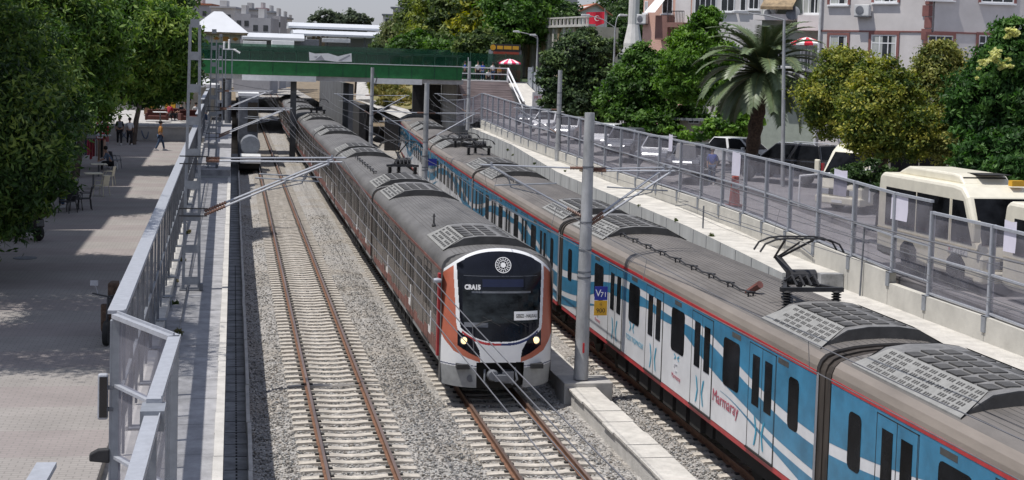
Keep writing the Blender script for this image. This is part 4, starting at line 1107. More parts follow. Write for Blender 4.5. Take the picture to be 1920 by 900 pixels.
# ================================================================== footbridge, stairs
BY = 126.5
t = thing('footbridge','long dark green footbridge spanning all tracks with mesh railings','bridge',(6,BY,7))
def PB(b,n,m_,par=None,**k):
    o = b.build(n,m_,par or t,**k)
    if par is None: o.location = -t.location
    return o
b = MB(); b.box(-8.6,16.85,BY,BY+.25,7.32,8.47); PB(b,'girder','bridge_green')
b = MB(); b.box(-8.6,16.85,BY+6.9,BY+7.15,7.30,8.45); PB(b,'girder','bridge_green')
for x in np.arange(-7.6,16.8,2.0):
    b = MB(); b.box(x-.018,x+.018,BY-.03,BY,7.33,8.45); PB(b,'stiffener','rail_green')
b = MB(); b.box(-8.6,16.9,BY-.12,BY+.1,8.47,8.54); PB(b,'kerb_strip','white_dirty')
b = MB(); b.box(-8.6,16.85,BY+.25,BY+6.9,8.0,8.2); b.box(-8.7,17.0,BY+.1,BY+7.1,6.92,7.32); PB(b,'deck','concrete')
for (x0,x1) in ((-2.2,4.1),(8.9,13.3)):
    b = MB(); b.box(x0,x1,BY-.22,BY-.02,6.82,7.29); PB(b,'white_fascia','panel_white')
for x in np.arange(-7.6,16.9,2.0):
    b = MB(); b.box(x-.035,x+.035,BY-.02,BY+.06,8.54,9.5); PB(b,'post','rail_green')
    b = MB(); b.box(x+.95,x+1.01,BY+.06,BY+.1,8.54,9.35); PB(b,'white_post','white_dirty')
for z in (9.48,9.36): b = MB(); b.box(-8.6,16.85,BY-.02,BY+.05,z-.025,z+.025); PB(b,'handrail','rail_green')
b = MB(); b.box(-8.6,16.85,BY+.0,BY+.02,8.54,9.4); PB(b,'mesh_panel','mesh_see')
b = MB(); b.box(-8.6,16.85,BY+7.0,BY+7.03,8.5,10.0); PB(b,'mesh_panel','mesh_see')
b = MB(); P_ = [(3.45,9.4),(3.95,9.27),(5.1,9.33),(5.95,9.1),(7.1,9.4),(7.15,8.66),(5.8,8.62),(4.8,8.72),(3.5,8.66)]
b.poly([(x,BY-.06,z) for x,z in P_]); bn = PB(b,'banner','white_cloth',fix=False)
b = MB(); b.poly([(x,BY-.07,z) for x,z in ((4.0,8.72),(4.5,9.15),(4.8,8.74))]); b.poly([(x,BY-.07,z) for x,z in ((5.95,8.72),(6.95,9.27),(7.0,9.15),(6.2,8.68))]); b.poly([(x,BY-.07,z) for x,z in ((3.8,8.98),(4.2,9.05),(4.1,8.9))]); b.build('print','text_grey',bn,fix=False)
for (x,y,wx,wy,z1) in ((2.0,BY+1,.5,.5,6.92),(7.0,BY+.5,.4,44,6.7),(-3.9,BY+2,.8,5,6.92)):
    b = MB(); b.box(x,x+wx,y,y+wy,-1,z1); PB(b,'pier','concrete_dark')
# near-black wall and added slab stand in for the shade below the bridge
b = MB(); b.box(15.0,17.9,146.7,147.2,-1,7.1); tag(b.build('abutment_wall','tunnel_shade'),'underpass wall painted near black for shade at the right end of the footbridge','wall')
b = MB(); b.box(14.8,18.3,BY+7.3,147,6.75,7.15); tag(b.build('shade_slab','concrete'),'concrete slab added to shade the underpass behind the footbridge','slab')  # slab put in to keep the underpass dark
# stairs
t = thing('staircase','broad brown-grey public stairs with white railings beside the right end of the bridge','stairs',(19,126,4.2))
b = MB(); NS = 15
for k in range(NS):
    y0 = 125.0+k*.42; b.box(17.2,21.9,y0,131.6,4.1+.206*k,4.1+.206*(k+1))
o = b.build('steps','stair',t); o.location = -t.location
b = MB(); b.box(17.2,21.9,131.3,134.6,6.9,7.24); b.box(16.95,21.9,BY+7.3,134.6,6.9,7.24) if False else None; o = b.build('landing','concrete_light',t); o.location = -t.location
b = MB(); b.box(17.15,17.29,131.1,131.24,4.2,8.5); b.box(21.75,21.9,131.1,131.24,7.0,8.5)
b.tube([(21.85,131.2,8.45),(22.1,124.6,5.6)],.09,6); b.tube([(21.85,131.2,7.8),(22.1,124.6,4.9)],.06,6)
for z in (8.46,7.9,7.30): b.box(17.2,21.85,131.13,131.23,z-.045,z+.045)
b.box(18.2,18.29,131.13,131.23,7.3,8.45)
o = b.build('railing','white_paint',t); o.location = -t.location
b = MB(); b.poly([(22.2,118,4.2),(24.4,118,4.22),(24.0,133,7.1),(22.1,133,7.1)]); struct(b,'footpath','dirt',fix=False)
for i in range(7):
    y0 = 117+i*2.3; x0 = 24.6-.08*i
    t_ = thing('hoarding_panel', 'grey metal hoarding panel beside the ramp right of the stairs, number %s from the street' % ['one','two','three','four','five','six','seven'][i], 'hoarding', (x0,y0,4+i*.42), 0, 'grey hoarding panels beside the ramp')
    b = MB(); b.box(-.03,.03,.02,2.26,0,2.1); b.box(-.05,-.03,.02,2.26,.2,.26); b.box(-.05,-.03,.02,2.26,1.8,1.86)
    b.build('sheet','hoarding',t_); b = MB(); b.box(-.08,.02,0,.06,0,2.2); b.build('post','galv',t_)
t = thing('glass_fence','short return of smoked fence panes in front of the stairs foot','fence',(18.3,124.4,3.96))
pts_ = [(18.3,124.4,3.96),(17.6,124.6,3.6),(16.9,124.8,3.4),(16.2,125.0,3.3)]
for p, q in zip(pts_, pts_[1:]):
    b = MB(); b.beam(Vector(p)+Vector((0,0,2.3)),Vector(q)+Vector((0,0,2.3)),.08,.07); b.beam(Vector(p)+Vector((0,0,1.1)),Vector(q)+Vector((0,0,1.1)),.06,.05); b.beam(Vector(p),Vector(p)+Vector((0,0,2.3)),.1,.1); o = b.build('frame','galv_light',t); o.location = -t.location
    b = MB(); b.quad(Vector(p),Vector(q),Vector(q)+Vector((0,0,2.3)),Vector(p)+Vector((0,0,2.3))); o = b.build('pane','pane_smoke',t,fix=False); o.location = -t.location
# the service trolley parked on the walkway under the bridge
t = thing('service_vehicle','dark rail service vehicle with white roof parked left of the track before the bridge','rail vehicle',(-1.6,117,.1))
X = -2.0
o_ = MB(); o_.box(-.85,.75,4,9,.6,5.5); o_.build('body','galv_dark',t,bevel=.08); o_ = MB(); o_.box(-.9,.8,3.9,9.1,5.5,5.75); o_.build('roof','white_paint',t)
o_ = MB(); o_.box(-.1,.7,3.96,4.0,2.6,5.0); o_.box(.755,.77,4.2,8.6,2.8,5.0); o_.build('windscreen','black_glass',t)
o_ = MB(); o_.lathe([(.75,-1.3),(.78,-1.2),(.78,1.2),(.75,1.3)],(0,0,0),18,0,Matrix.Translation((.1,.8,1.7)) @ Matrix.Rotation(R(90),4,'X')); o_.build('tank','galv',t,smooth=True)
o_ = MB(); o_.box(-.7,.9,-3.4,-.7,.5,1.1); o_.build('bonnet','white_dirty',t,bevel=.06)
o_ = MB(); o_.box(-.8,.75,-3,9,.1,.6); o_.build('chassis','under_black',t)
for y_ in (-2,0,4,6):
    o_ = MB(); o_.lathe([(.35,-.8),(.35,.8)],(0,0,0),16,0,Matrix.Translation((0,y_,.2)) @ Matrix.Rotation(R(90),4,'Y')); o_.build('wheel','black_metal',t)
# ================================================================== trees
LEAFGAIN = 1.5
def leaf_cloud(name, lobes, cols, n, size, parent, seed=1, aspect=1.6, clump=.34, origin=(0,0,0), droop=.25, spread=.36):
    """many small separate leaves gathered in sprays through the crown's volume"""
    g = np.random.default_rng(seed); L = np.array([(l[0],l[1],l[2]) for l in lobes]); Rr = np.array([l[3] for l in lobes])
    Rr = Rr.astype(float); w_ = Rr**2; w_ = w_/w_.sum()
    nc = max(24, n//70)
    k = g.choice(len(lobes), nc, p=w_)
    d = g.normal(size=(nc,3)); d /= np.linalg.norm(d,axis=1)[:,None]; d[:,2] *= .8
    rad = Rr[k]*g.uniform(.45,1.08,nc)**.6
    cc = L[k]+d*rad[:,None]
    ctone = g.beta(1.4,1.5,nc); csz = Rr[k]*spread*g.uniform(.35,1.0,nc)
    i = g.integers(0,nc,n)
    off = g.normal(size=(n,3))*csz[i][:,None]*.55; off[:,2] *= .6
    P = cc[i]+off
    nrm = d[i]*.7+g.normal(size=(n,3))*.7+np.array([0,0,.45]); nrm /= np.linalg.norm(nrm,axis=1)[:,None]
    t = np.cross(nrm, g.normal(size=(n,3))); t /= np.linalg.norm(t,axis=1)[:,None]; t[:,2] -= droop; t /= np.linalg.norm(t,axis=1)[:,None]
    b_ = np.cross(nrm, t); b_ /= np.linalg.norm(b_,axis=1)[:,None]
    s = size*g.uniform(.6,1.35,n)
    A = t*(s*.5*aspect)[:,None]; B = b_*(s*.5)[:,None]
    V = np.stack([P-A, P-A*.1+B*.8, P+A, P-A*.1-B*.8], 1).reshape(-1,3)-np.array(origin)
    F = np.arange(4*n, dtype='i')
    me = bpy.data.meshes.new(name); me.vertices.add(4*n); me.vertices.foreach_set('co', V.ravel().astype('f'))
    me.loops.add(4*n); me.loops.foreach_set('vertex_index', F)
    me.polygons.add(n); me.polygons.foreach_set('loop_start', np.arange(0,4*n,4,dtype='i')); me.polygons.foreach_set('loop_total', np.full(n,4,dtype='i'))
    a = me.attributes.new('leaf','FLOAT_COLOR','FACE')
    C = np.array(cols)*LEAFGAIN; q = np.clip(ctone[i]*.95+g.uniform(-.18,.24,n),0,.999)*(len(C)-1); lo = q.astype(int); fr = (q-lo)[:,None]
    c = C[lo]*(1-fr)+C[np.minimum(lo+1,len(C)-1)]*fr; c = c*g.uniform(.8,1.2,(n,1))
    a.data.foreach_set('color', np.concatenate([c,np.ones((n,1))],1).ravel().astype('f'))
    me.materials.append(MT['leaf']); me.update(); me.validate()
    o = bpy.data.objects.new(name, me); COL.objects.link(o); o.parent = parent; return o
GREEN = [(.012,.03,.006),(.03,.07,.012),(.055,.115,.02),(.09,.16,.03)]
LOCUST = [(.018,.044,.009),(.045,.092,.017),(.085,.15,.028),(.185,.245,.05)]
DARKG = [(.010,.022,.008),(.022,.045,.014),(.045,.08,.025),(.08,.125,.04)]
OLIVE = [(.02,.042,.010),(.07,.10,.018),(.16,.18,.032),(.29,.275,.055)]
BRIGHT = [(.02,.055,.008),(.05,.11,.014),(.085,.17,.022),(.13,.21,.035)]
HILL = [(.016,.03,.012),(.04,.065,.02),(.075,.11,.03),(.12,.15,.045)]
TN = [0]
def tree(name, label, lob, base, cols, n, size, group=None, seed=None, cat='tree', aspect=1.6, spread=.36, trunk_r=.16, droop=.25):
    """lob: crown masses (u, v, d, r); base: (u, v, z) or world xyz tuple of the trunk foot"""
    TN[0] += 1; seed = seed or TN[0]*17
    W = [(*at(u,v,d), r) for (u,v,d,r) in lob]
    bx = Vector(base) if len(base) == 3 else Vector(base[:3])
    t = thing(name, label, cat, bx, 0, group)
    leaf_cloud('crown', W, cols, n, size, t, seed, aspect, origin=tuple(bx), spread=spread, droop=droop)
    cen = Vector((sum(w[0] for w in W)/len(W), sum(w[1] for w in W)/len(W), sum(w[2] for w in W)/len(W)))-bx
    b = MB(); rr = random.Random(seed)
    fork = Vector((cen.x*.3, cen.y*.3, max(.6, cen.z*.55)))
    b.tube([(0,0,-.1), (fork.x*.3+rr.uniform(-.1,.1), fork.y*.3, fork.z*.5), fork], [trunk_r*1.3,trunk_r,trunk_r*.8], 8)
    for w_ in W:
        q = Vector(w_[:3])-bx; mid = fork.lerp(q,.55)+Vector((rr.uniform(-.3,.3),rr.uniform(-.3,.3),.2))
        b.tube([fork, mid, q, q+Vector((rr.uniform(-.5,.5),rr.uniform(-.5,.5),w_[3]*.6))], [trunk_r*.6,trunk_r*.38,trunk_r*.2,.02], 5)
    b.build('trunk','bark',t,smooth=True); return t
gL = 'street trees along the left pavement'
tree('locust_tree','big dark feathery tree filling the lower left of the foliage, nearest the fence',[(10,320,38,1.5),(75,285,40,1.1),(-70,260,38,2.5),(50,215,41,1.7),(-30,130,40,2.3),(105,345,39,.55),(40,385,39,.75),(-60,390,38,1.5),(100,240,42,.8),(0,405,39,.6),(-120,-150,34,2.2),(-150,-190,30,2.2),(-110,-215,31,1.9),(-200,-240,28,2.3),(-100,-150,37,2.0)],(-9.9,38.5,2.8),[(.012,.028,.009),(.028,.06,.015),(.058,.105,.024),(.15,.20,.045)],150000,.085,gL,aspect=2.4,droop=.5)
tree('locust_tree','tall feathery green tree at the upper left edge of the view',[(60,120,55,2.3),(150,80,57,2.0),(130,190,56,1.7),(20,20,55,2.8),(-60,80,56,3),(90,-10,57,2.2),(185,140,58,1.1),(95,215,57,.9)],(-11.0,55,2.8),LOCUST,90000,.11,gL,aspect=2.4,droop=.5)
tree('locust_tree','bright feathery green tree in the middle of the left row',[(225,100,72,2.6),(290,65,72,2.0),(300,140,74,1.7),(250,150,72,1.3),(205,30,72,2.0),(330,110,75,1.1),(325,70,74,1.1),(255,20,74,1.6),(195,165,72,1.0),(290,165,73,1.0)],(-10.2,71,2.85),LOCUST,90000,.13,gL,aspect=2.4,droop=.5)
tree('locust_tree','dark green tree behind the bright one, shading the cafe',[(310,150,95,1.6),(262,160,95,1.7),(325,30,100,1.3),(305,0,100,1.6),(338,60,98,.8),(330,130,97,1.6),(290,150,97,2.0),(240,120,97,2.2),(300,90,98,2.2),(335,170,96,.8)],(-9.0,93,3.2),DARKG,60000,.17,gL,aspect=2.2,droop=.4)
tree('locust_tree','far dark tree rising behind the kiosk roof on the left',[(325,-5,135,1.8),(345,20,135,.9),(290,40,138,3),(338,90,135,.9),(260,90,138,3.5)],(-9.5,133,4.0),DARKG,12000,.34,gL)
tree('broad_tree','dense dark rounded tree in front of the far retaining wall, left of the street sign',[(1085,105,112,2.1),(1048,150,112,1.7),(1125,150,112,1.8),(1085,185,112,1.9),(1035,190,112,1.0),(1128,95,112,1.2),(1095,70,112,1.0),(1060,215,112,1.0),(1120,210,112,1.2),(1045,110,112,1.1)],tuple(atz(1090,240,3.9)),[(.010,.018,.010),(.022,.04,.018),(.055,.09,.035),(.12,.17,.06)],42000,.20,'trees along the right street')
tree('broad_tree','leafy mid green tree just right of the red street sign',[(1190,165,95,2.0),(1235,135,95,1.7),(1262,195,95,1.8),(1182,225,94,1.4),(1150,190,95,1.3),(1290,225,95,1.2),(1222,235,93,1.4),(1205,110,95,1.2)],tuple(atz(1215,262,3.6)),GREEN,46000,.17,'trees along the right street')
tree('conifer_tree','bright yellow-green pointed shrubby tree before the pink building',[(1312,60,90,1.3),(1290,115,90,1.7),(1345,105,90,1.4),(1268,155,90,1.2),(1325,35,90,.9),(1300,160,90,1.4),(1340,160,90,1.3),(1280,80,90,.9)],tuple(atz(1310,262,3.6)),BRIGHT,44000,.12,'trees along the right street',aspect=2.2,droop=-.6)
tree('golden_tree','olive yellow tree immediately right of the street lamp',[(1572,125,62,.95),(1550,175,62,1.15),(1590,195,62,1.0),(1537,205,62,.7),(1602,120,62,.75),(1560,225,62,.9),(1610,160,62,.8)],tuple(atz(1563,292,3.35)),OLIVE,34000,.095,'golden flowering trees before the grey apartment house',spread=.5,trunk_r=.1)
tree('golden_tree','widest olive yellow tree in front of the lower left windows',[(1650,140,52,.75),(1636,195,52,1.05),(1690,225,52,1.0),(1618,250,52,.75),(1682,165,52,.75),(1712,262,52,.85),(1650,270,52,.8),(1605,262,52,.45),(1640,235,52,.95)],(*at(1650,330,52).xy,3.15),OLIVE,52000,.09,'golden flowering trees before the grey apartment house',spread=.5,trunk_r=.1)
tree('golden_tree','round headed pale yellow tree at the brown corner stones',[(1765,105,54,.7),(1748,140,54,.85),(1790,145,54,.8),(1768,190,54,1.0),(1742,235,53,.9),(1790,240,53,.9),(1770,280,52,.7),(1795,195,54,.7)],(*at(1765,330,53).xy,3.15),[(.035,.055,.015),(.09,.11,.03),(.18,.185,.05),(.30,.28,.09)],38000,.095,'golden flowering trees before the grey apartment house',spread=.5,trunk_r=.1)
tr7 = tree('flowering_tree','deep green tree with pale yellow flower heads at the right edge',[(1890,115,50,1.1),(1850,175,50,1.2),(1905,195,50,1.4),(1862,255,50,1.2),(1915,295,49,1.3),(1822,225,50,.8),(1832,290,49,.85),(1905,70,50,.8),(1930,120,51,1.2),(1880,320,48,.7)],tuple(atz(1890,360,3.1)),[(.008,.025,.006),(.02,.055,.012),(.04,.095,.02),(.07,.14,.03)],56000,.105,'trees along the right street',aspect=2.2,droop=.5)
q = [(*at(u,v,48.6),r) for u,v,r in ((1868,105,.22),(1882,122,.2),(1850,118,.16),(1900,55,.2),(1842,125,.14),(1893,128,.12),(1885,108,.16),(1799,148,.1),(1905,60,.15),(1830,150,.1),(1895,65,.15))]
leaf_cloud('flower_heads', q, [(.35,.36,.14),(.55,.55,.25)], 1500, .10, tr7, 5, 1.2, origin=tuple(tr7.location), spread=.7)
gH = 'trees on the hillside behind the footbridge'
for i, (lab, lob, cols) in enumerate([
 ('grey green tree lowest at the left end of the hillside',[(722,88,215,2.0),(712,94,210,1.4),(738,80,215,2.2)],HILL),
 ('rounded olive tree below the white terraces on the hill',[(756,66,200,2.8),(772,52,200,2.8),(742,74,200,1.8),(775,75,195,2.6)],[(.03,.045,.02),(.07,.09,.035),(.11,.13,.05),(.15,.16,.07)]),
 ('dark green tree meeting the skyline on the hill',[(796,40,190,3.4),(806,12,190,3.4),(812,-12,192,3.6),(790,22,192,1.8)],HILL),
 ('pale green tree right of the dark skyline tree',[(822,45,178,3.8),(835,15,178,4.2),(815,75,176,3.0),(835,-10,180,4)],[(.04,.06,.012),(.09,.12,.02),(.14,.17,.03),(.19,.22,.05)]),
 ('broad tree with yellowing leaves in the middle of the hillside',[(905,40,168,4.0),(925,25,168,3.4),(890,60,166,3.0),(932,52,167,2.0),(905,15,168,3.0)],[(.03,.05,.01),(.09,.11,.018),(.17,.18,.02),(.34,.31,.02)]),
 ('deep green tree between the pale and the yellowing one',[(862,45,170,3.6),(868,15,170,3.8),(855,80,166,2.6),(870,-10,172,4)],HILL),
 ('dark green tree at the right shoulder of the hill above the kiosk',[(965,25,162,3.6),(985,45,162,2.8),(950,60,160,2.4),(975,0,164,4),(940,75,160,1.8)],GREEN),
 ('small dark tree behind the stairs fence',[(905,88,158,2.0),(885,92,158,1.8),(925,85,158,1.5)],HILL),
 ('low bushy tree over the mesh fence, left part of the hill',[(760,92,170,1.8),(785,90,170,2.2),(810,95,168,1.5)],GREEN),
 ('low bushy tree over the mesh fence, right part of the hill',[(840,95,165,1.8),(858,97,163,1.5),(822,92,166,1.5)],GREEN),
 ('dark tree behind the pale minaret',[(1198,50,215,5.0),(1205,15,215,5),(1170,60,210,3.5),(1165,20,220,4)],DARKG),
 ('dark tree beside the red banner on the terrace',[(1045,28,180,2.4),(1030,38,178,2.0),(1055,45,176,1.5)],DARKG)]):
    u, v, d, r = lob[0]; p = at(u, v, d); p.z = hz(p.x, p.y)-.2
    tree('hillside_tree', lab, lob, tuple(p), cols, 24000, .33, gH, trunk_r=.2)
for i, (lab, lob) in enumerate([('low far tree clump left of the station roof skyline gap',[(612,46,380,4.5),(600,48,380,3)]),('pointed far tree above the station canopy',[(646,42,380,4),(640,48,380,4)]),('far dark cypress shaped tree right above the station canopy',[(670,40,380,3.2),(668,33,380,1.8),(678,46,380,3)])]):
    u, v, d, r = lob[0]; p = at(u, v, d); p.z = 0
    tree('distant_tree', lab, lob, tuple(p), [(.03,.04,.03),(.06,.08,.05),(.09,.11,.07)], 2500, .7, 'distant trees over the station', trunk_r=.3)
# hedge and ivy low behind the cars
b = thing('hedge','low ivy hedge with pale twigs behind the parked cars under the palm','hedge',tuple(atz(1340,262,3.6)))
leaf_cloud('foliage',[(*at(u,v,84),r) for u,v,r in ((1290,248,.7),(1320,245,.8),(1350,240,.9),(1380,238,1.0),(1400,225,1.0),(1270,245,.6),(1365,215,.7))],BRIGHT,9000,.16,b,99,origin=tuple(b.location))
b = thing('hedge','clipped low hedge beyond the fence step between lamp and minibus','hedge',tuple(at(1620,345,50)))
leaf_cloud('foliage',[(*at(u,v,50),.45) for u,v in ((1585,330),(1610,335),(1640,340),(1665,335),(1600,318),(1640,318))],DARKG,7000,.09,b,98,origin=tuple(b.location))
# palm
def palm(label, foot, crown, n, Lf, seed, tr=.33, lw=.05):
    t = thing('palm_tree', label, 'palm', foot); rr = random.Random(seed); c = Vector(crown)-Vector(foot)
    b = MB(); k = 14
    b.tube([Vector((0,0,-.1)).lerp(c, i/k) for i in range(k+1)], [tr*(1.15 if i % 2 else .95)*(1+.35*(i/k)**3) for i in range(k+1)], 12)
    b.build('trunk','palm_bark',t)
    b = MB()
    for i in range(46):
        a = rr.uniform(0,6.28); z = c.z-rr.uniform(0,.9); r0 = tr*1.2
        b.tube([(c.x+r0*math.cos(a),c.y+r0*math.sin(a),z),(c.x+(r0+.3)*math.cos(a),c.y+(r0+.3)*math.sin(a),z-rr.uniform(-.1,.5))],[.06,.02],4)
    b.build('dead_stalks','palm_bark',t)
    for i in range(n):
        a = i*2.39996+rr.uniform(-.15,.15); e = R(82-112*(i/n)**1.05+rr.uniform(-6,6)); L = Lf*rr.uniform(.85,1.08)
        d = Vector((math.cos(a),math.sin(a),0)); P = []; m_ = 16; p = c.copy(); ang = e
        for j in range(m_+1):
            P.append(p.copy()); p = p+(d*math.cos(ang)+Vector((0,0,1))*math.sin(ang))*(L/m_); ang -= R(3.2+4.6*j/m_)*(1.0 if e > 0 else .75)
        b = MB(); b.tube(P, [lw*(1-j/m_*.85) for j in range(m_+1)], 4, 1, caps=False)
        side = Vector((-d.y,d.x,0))
        for j in range(1, m_):
            T = (P[j+1]-P[j-1]).normalized(); up_ = side.cross(T).normalized(); wl = .62*math.sin(math.pi*min(1,(j+1.5)/(m_+2)))**.6*Lf/3
            for h in range(5):
                q = P[j].lerp(P[j+1], h/5)
                for s in (-1,1):
                    o_ = (side*s*.85+T*.75+up_*(.22-.32)*1.0)
                    o_ = o_.normalized()*wl*rr.uniform(.85,1.1); wv = T*.028
                    b.quad(q-wv, q+wv, q+o_*.6+wv*.8+Vector((0,0,-.01)), q+o_*.6-wv*.8); b.poly([q+o_*.6-wv*.8, q+o_*.6+wv*.8, q+o_+Vector((0,0,-.12*wl))])
        o = b.build('frond',['palm_leaf','palm_rib'],t,fix=False)
    return t
mat('palm_leaf',(.10,.14,.06),.5,var=.25,scale=1.5,spec=.6); mat('palm_rib',(.14,.15,.05),.6)
palm('large date palm with arching grey-green fronds beside the street lamp',(23.1,70.5,3.45),tuple(at(1430,138,72.5)),62,3.75,4)
p = at(1258,120,96); palm('small fan of palm fronds before the pink house',(p.x,p.y,3.7),(p.x,p.y,p.z-.9),16,1.5,9,.16,.03)
p = at(1500,40,84)
# ================================================================== buildings
class Facade:
    def __init__(s, name, label, P0, P1, z0, z1, m_, depth=10, group=None, thick=True):
        s.P0 = Vector((P0[0],P0[1],0)); s.P1 = Vector((P1[0],P1[1],0)); d = s.P1-s.P0; s.L = d.length; s.x = d.normalized(); s.y = Vector((-s.x.y,s.x.x,0)); s.z0 = z0
        s.t = thing(name, label, 'building', (P0[0],P0[1],z0), math.atan2(s.x.y,s.x.x), group)
        b = MB(); b.box(0,s.L,0,depth,0,z1-z0); s.wall = b.build('wall',m_,s.t); s.h = z1-z0
    def hit(s, u, v):
        r = ray(u,v); n = s.y; k = (s.P0-Vector((CAM.x,CAM.y,0))).dot(n)/Vector((r.x,r.y,0)).dot(n); p = CAM+r*k
        return (Vector((p.x,p.y,0))-s.P0).dot(s.x), p.z-s.z0
    def rect(s, u0, v0, u1, v1):
        a = s.hit(u0,(v0+v1)/2)[0]; b_ = s.hit(u1,(v0+v1)/2)[0]; um = (u0+u1)/2; return a, b_, s.hit(um,v1)[1], s.hit(um,v0)[1]
    def box(s, name, m_, x0,x1,y0,y1,z0,z1, par=None, bevel=0):
        b = MB(); b.box(x0,x1,y0,y1,z0,z1); return b.build(name,m_,par or s.t,bevel=bevel)
    def window(s, x0,x1,z0,z1, surround='trim_brown', frame='white_paint', mull=(1,1), glass='shade_window', curtain=False, sill=True):
        e = .14 if surround else 0; f = .07
        b = MB()
        if surround:
            b.box(x0-e,x1+e,-.06,.02,z1,z1+e); b.box(x0-e,x0,-.06,.02,z0,z1); b.box(x1,x1+e,-.06,.02,z0,z1)
            b.build('window_surround',surround,s.t)
        b = MB(); b.box(x0,x1,-.03,.0,z1-f,z1); b.box(x0,x1,-.03,.0,z0,z0+f); b.box(x0,x0+f,-.03,.0,z0+f,z1-f); b.box(x1-f,x1,-.03,.0,z0+f,z1-f)
        nx_, nz_ = mull
        for k in range(1,nx_+1): x = x0+(x1-x0)*k/(nx_+1); b.box(x-f*.4,x+f*.4,-.028,-.002,z0+f,z1-f)
        if nz_: z = z0+(z1-z0)*.70; b.box(x0+f,x1-f,-.026,-.004,z-f*.4,z+f*.4)
        w_ = b.build('window',frame,s.t)
        b = MB(); b.box(x0+f*.5,x1-f*.5,-.012,-.004,z0+f*.5,z1-f*.5); b.build('window_glass',glass,w_)
        if curtain: b = MB(); b.box(x0+f,x0+(x1-x0)*.45,-.016,-.0125,z0+f,z1-f); b.box(x0+(x1-x0)*.8,x1-f,-.016,-.0125,z0+f,z1-f); b.build('curtain','curtain',w_)
        if sill: b = MB(); b.box(x0-.1,x1+.1,-.16,-.031,z0-.09,z0); b.build('sill',frame,w_)
        return w_
    def ac(s, u, v, w=.85, h=.62):
        x, z = s.hit(u,v); b = MB(); b.box(x-w/2,x+w/2,-.45,-.1,z-h/2,z+h/2); a = b.build('air_conditioner','white_dirty',s.t,bevel=.03)
        b = MB(); b.lathe([(.22,0),(.24,.015),(.2,.02)],(0,0,0),16,0,Matrix.Translation((x-w*.12,-.455,z)) @ Matrix.Rotation(R(90),4,'X')); b.build('fan','galv_dark',a)
        b = MB(); b.box(x-w/2,x+w/2,-.45,.0,z-h/2-.05,z-h/2-.01); b.build('bracket','galv_dark',a)
f = Facade('apartment_house','light grey apartment house wing with brown window surrounds, angled left of the quoins',(29.1,76.4),(33.3,71.5),3.2,17.5,'plaster_grey',9)
for r_, k in (((1555,66,1588,118),(1,0)),((1633,65,1681,118),(2,1)),((1557,-34,1591,9),(1,0)),((1640,-34,1684,5),(2,1))):
    f.window(*f.rect(*r_), mull=k, curtain=True)
x_, z_ = f.hit(1640,58); f.box('floor_band','trim_brown',0,f.L,-.05,.01,z_-.06,z_+.02)
f.ac(1622,20)
for k in range(22): f.box('quoin','trim_brown',f.L-.38 if k%2 else f.L-.52,f.L+.02,-.07,.0,.2+k*.62,.2+k*.62+.57)
b = MB(); b.tube([(.05,-.12,0),(.05,-.12,14)],.08,8); b.build('downpipe','white_dirty',f.t)
f2 = Facade('apartment_house','light grey apartment house wing facing the tracks, right of the brown quoins',(33.42,71.45),(39.6,71.0),3.2,17.5,'plaster_grey',9)
for r_ in ((1738,66,1786,118),(1834,66,1874,118),(1738,-34,1788,0),(1840,-34,1902,6)): f2.window(*f2.rect(*r_), mull=(2,1))
x_, z_ = f2.hit(1800,61); f2.box('floor_band','trim_brown',0,f2.L,-.05,.01,z_-.06,z_+.02)
b = MB(); b.tube([(f2.L-.25,-.1,0),(f2.L-.25,-.1,14)],.09,8); b.build('downpipe','white_paint',f2.t)
for k in range(22): f2.box('quoin','trim_brown',f2.L-.55 if k%2 else f2.L-.48,f2.L-.35,-.07,.0,.2+k*.62,.2+k*.62+.57)
f3 = Facade('apartment_house','pale house set behind the date palm with red parasol on its balcony',tuple(at(1428,60,89))[:2],tuple(at(1550,60,87))[:2],3.4,17,'plaster_green',8)
for r_ in ((1506,-30,1540,26),(1500,92,1522,132),(1440,95,1470,130)): f3.window(*f3.rect(*r_), surround=None, mull=(2,0), curtain=True)
a_ = f3.rect(1506,30,1546,58); f3.box('balcony','plaster_white',a_[0],a_[1],-1.1,.0,a_[2],a_[3])
a_ = f3.rect(1470,28,1500,36); f3.box('balcony','plaster_white',a_[0]-1.6,a_[1],-1.0,.0,a_[2]-.1,a_[3])
a_ = f3.rect(1440,-5,1500,14); b = MB(); 
for k in range(9): x0 = a_[0]+(a_[1]-a_[0])*k/9; b.quad((x0,-1.3,a_[2]),(x0+(a_[1]-a_[0])/9,-1.3,a_[2]),(x0+(a_[1]-a_[0])/9,0,a_[3]+.3),(x0,0,a_[3]+.3))
b.box(a_[0],a_[1],-1.32,-1.28,a_[2]-.18,a_[2]); b.build('awning','bronze',f3.t,fix=False)
f3.ac(1447,26,.8,.75); f3.ac(1500,138,.9,.6); f3.ac(1478,135,.7,.7)
a_ = f3.rect(1468,158,1512,170); f3.box('ledge','plaster_white',a_[0],a_[1],-.6,.0,a_[2],a_[3])
x_, z_ = f3.hit(1497,27); b = MB(); b.lathe([(.02,0),(.42,.12),(.44,.13),(.4,.14)],(0,0,0),18,0,Matrix.Translation((x_,-.9,z_)) @ Matrix.Rotation(R(75),4,'X')); b.build('satellite_dish','galv_dark',f3.t,smooth=True)
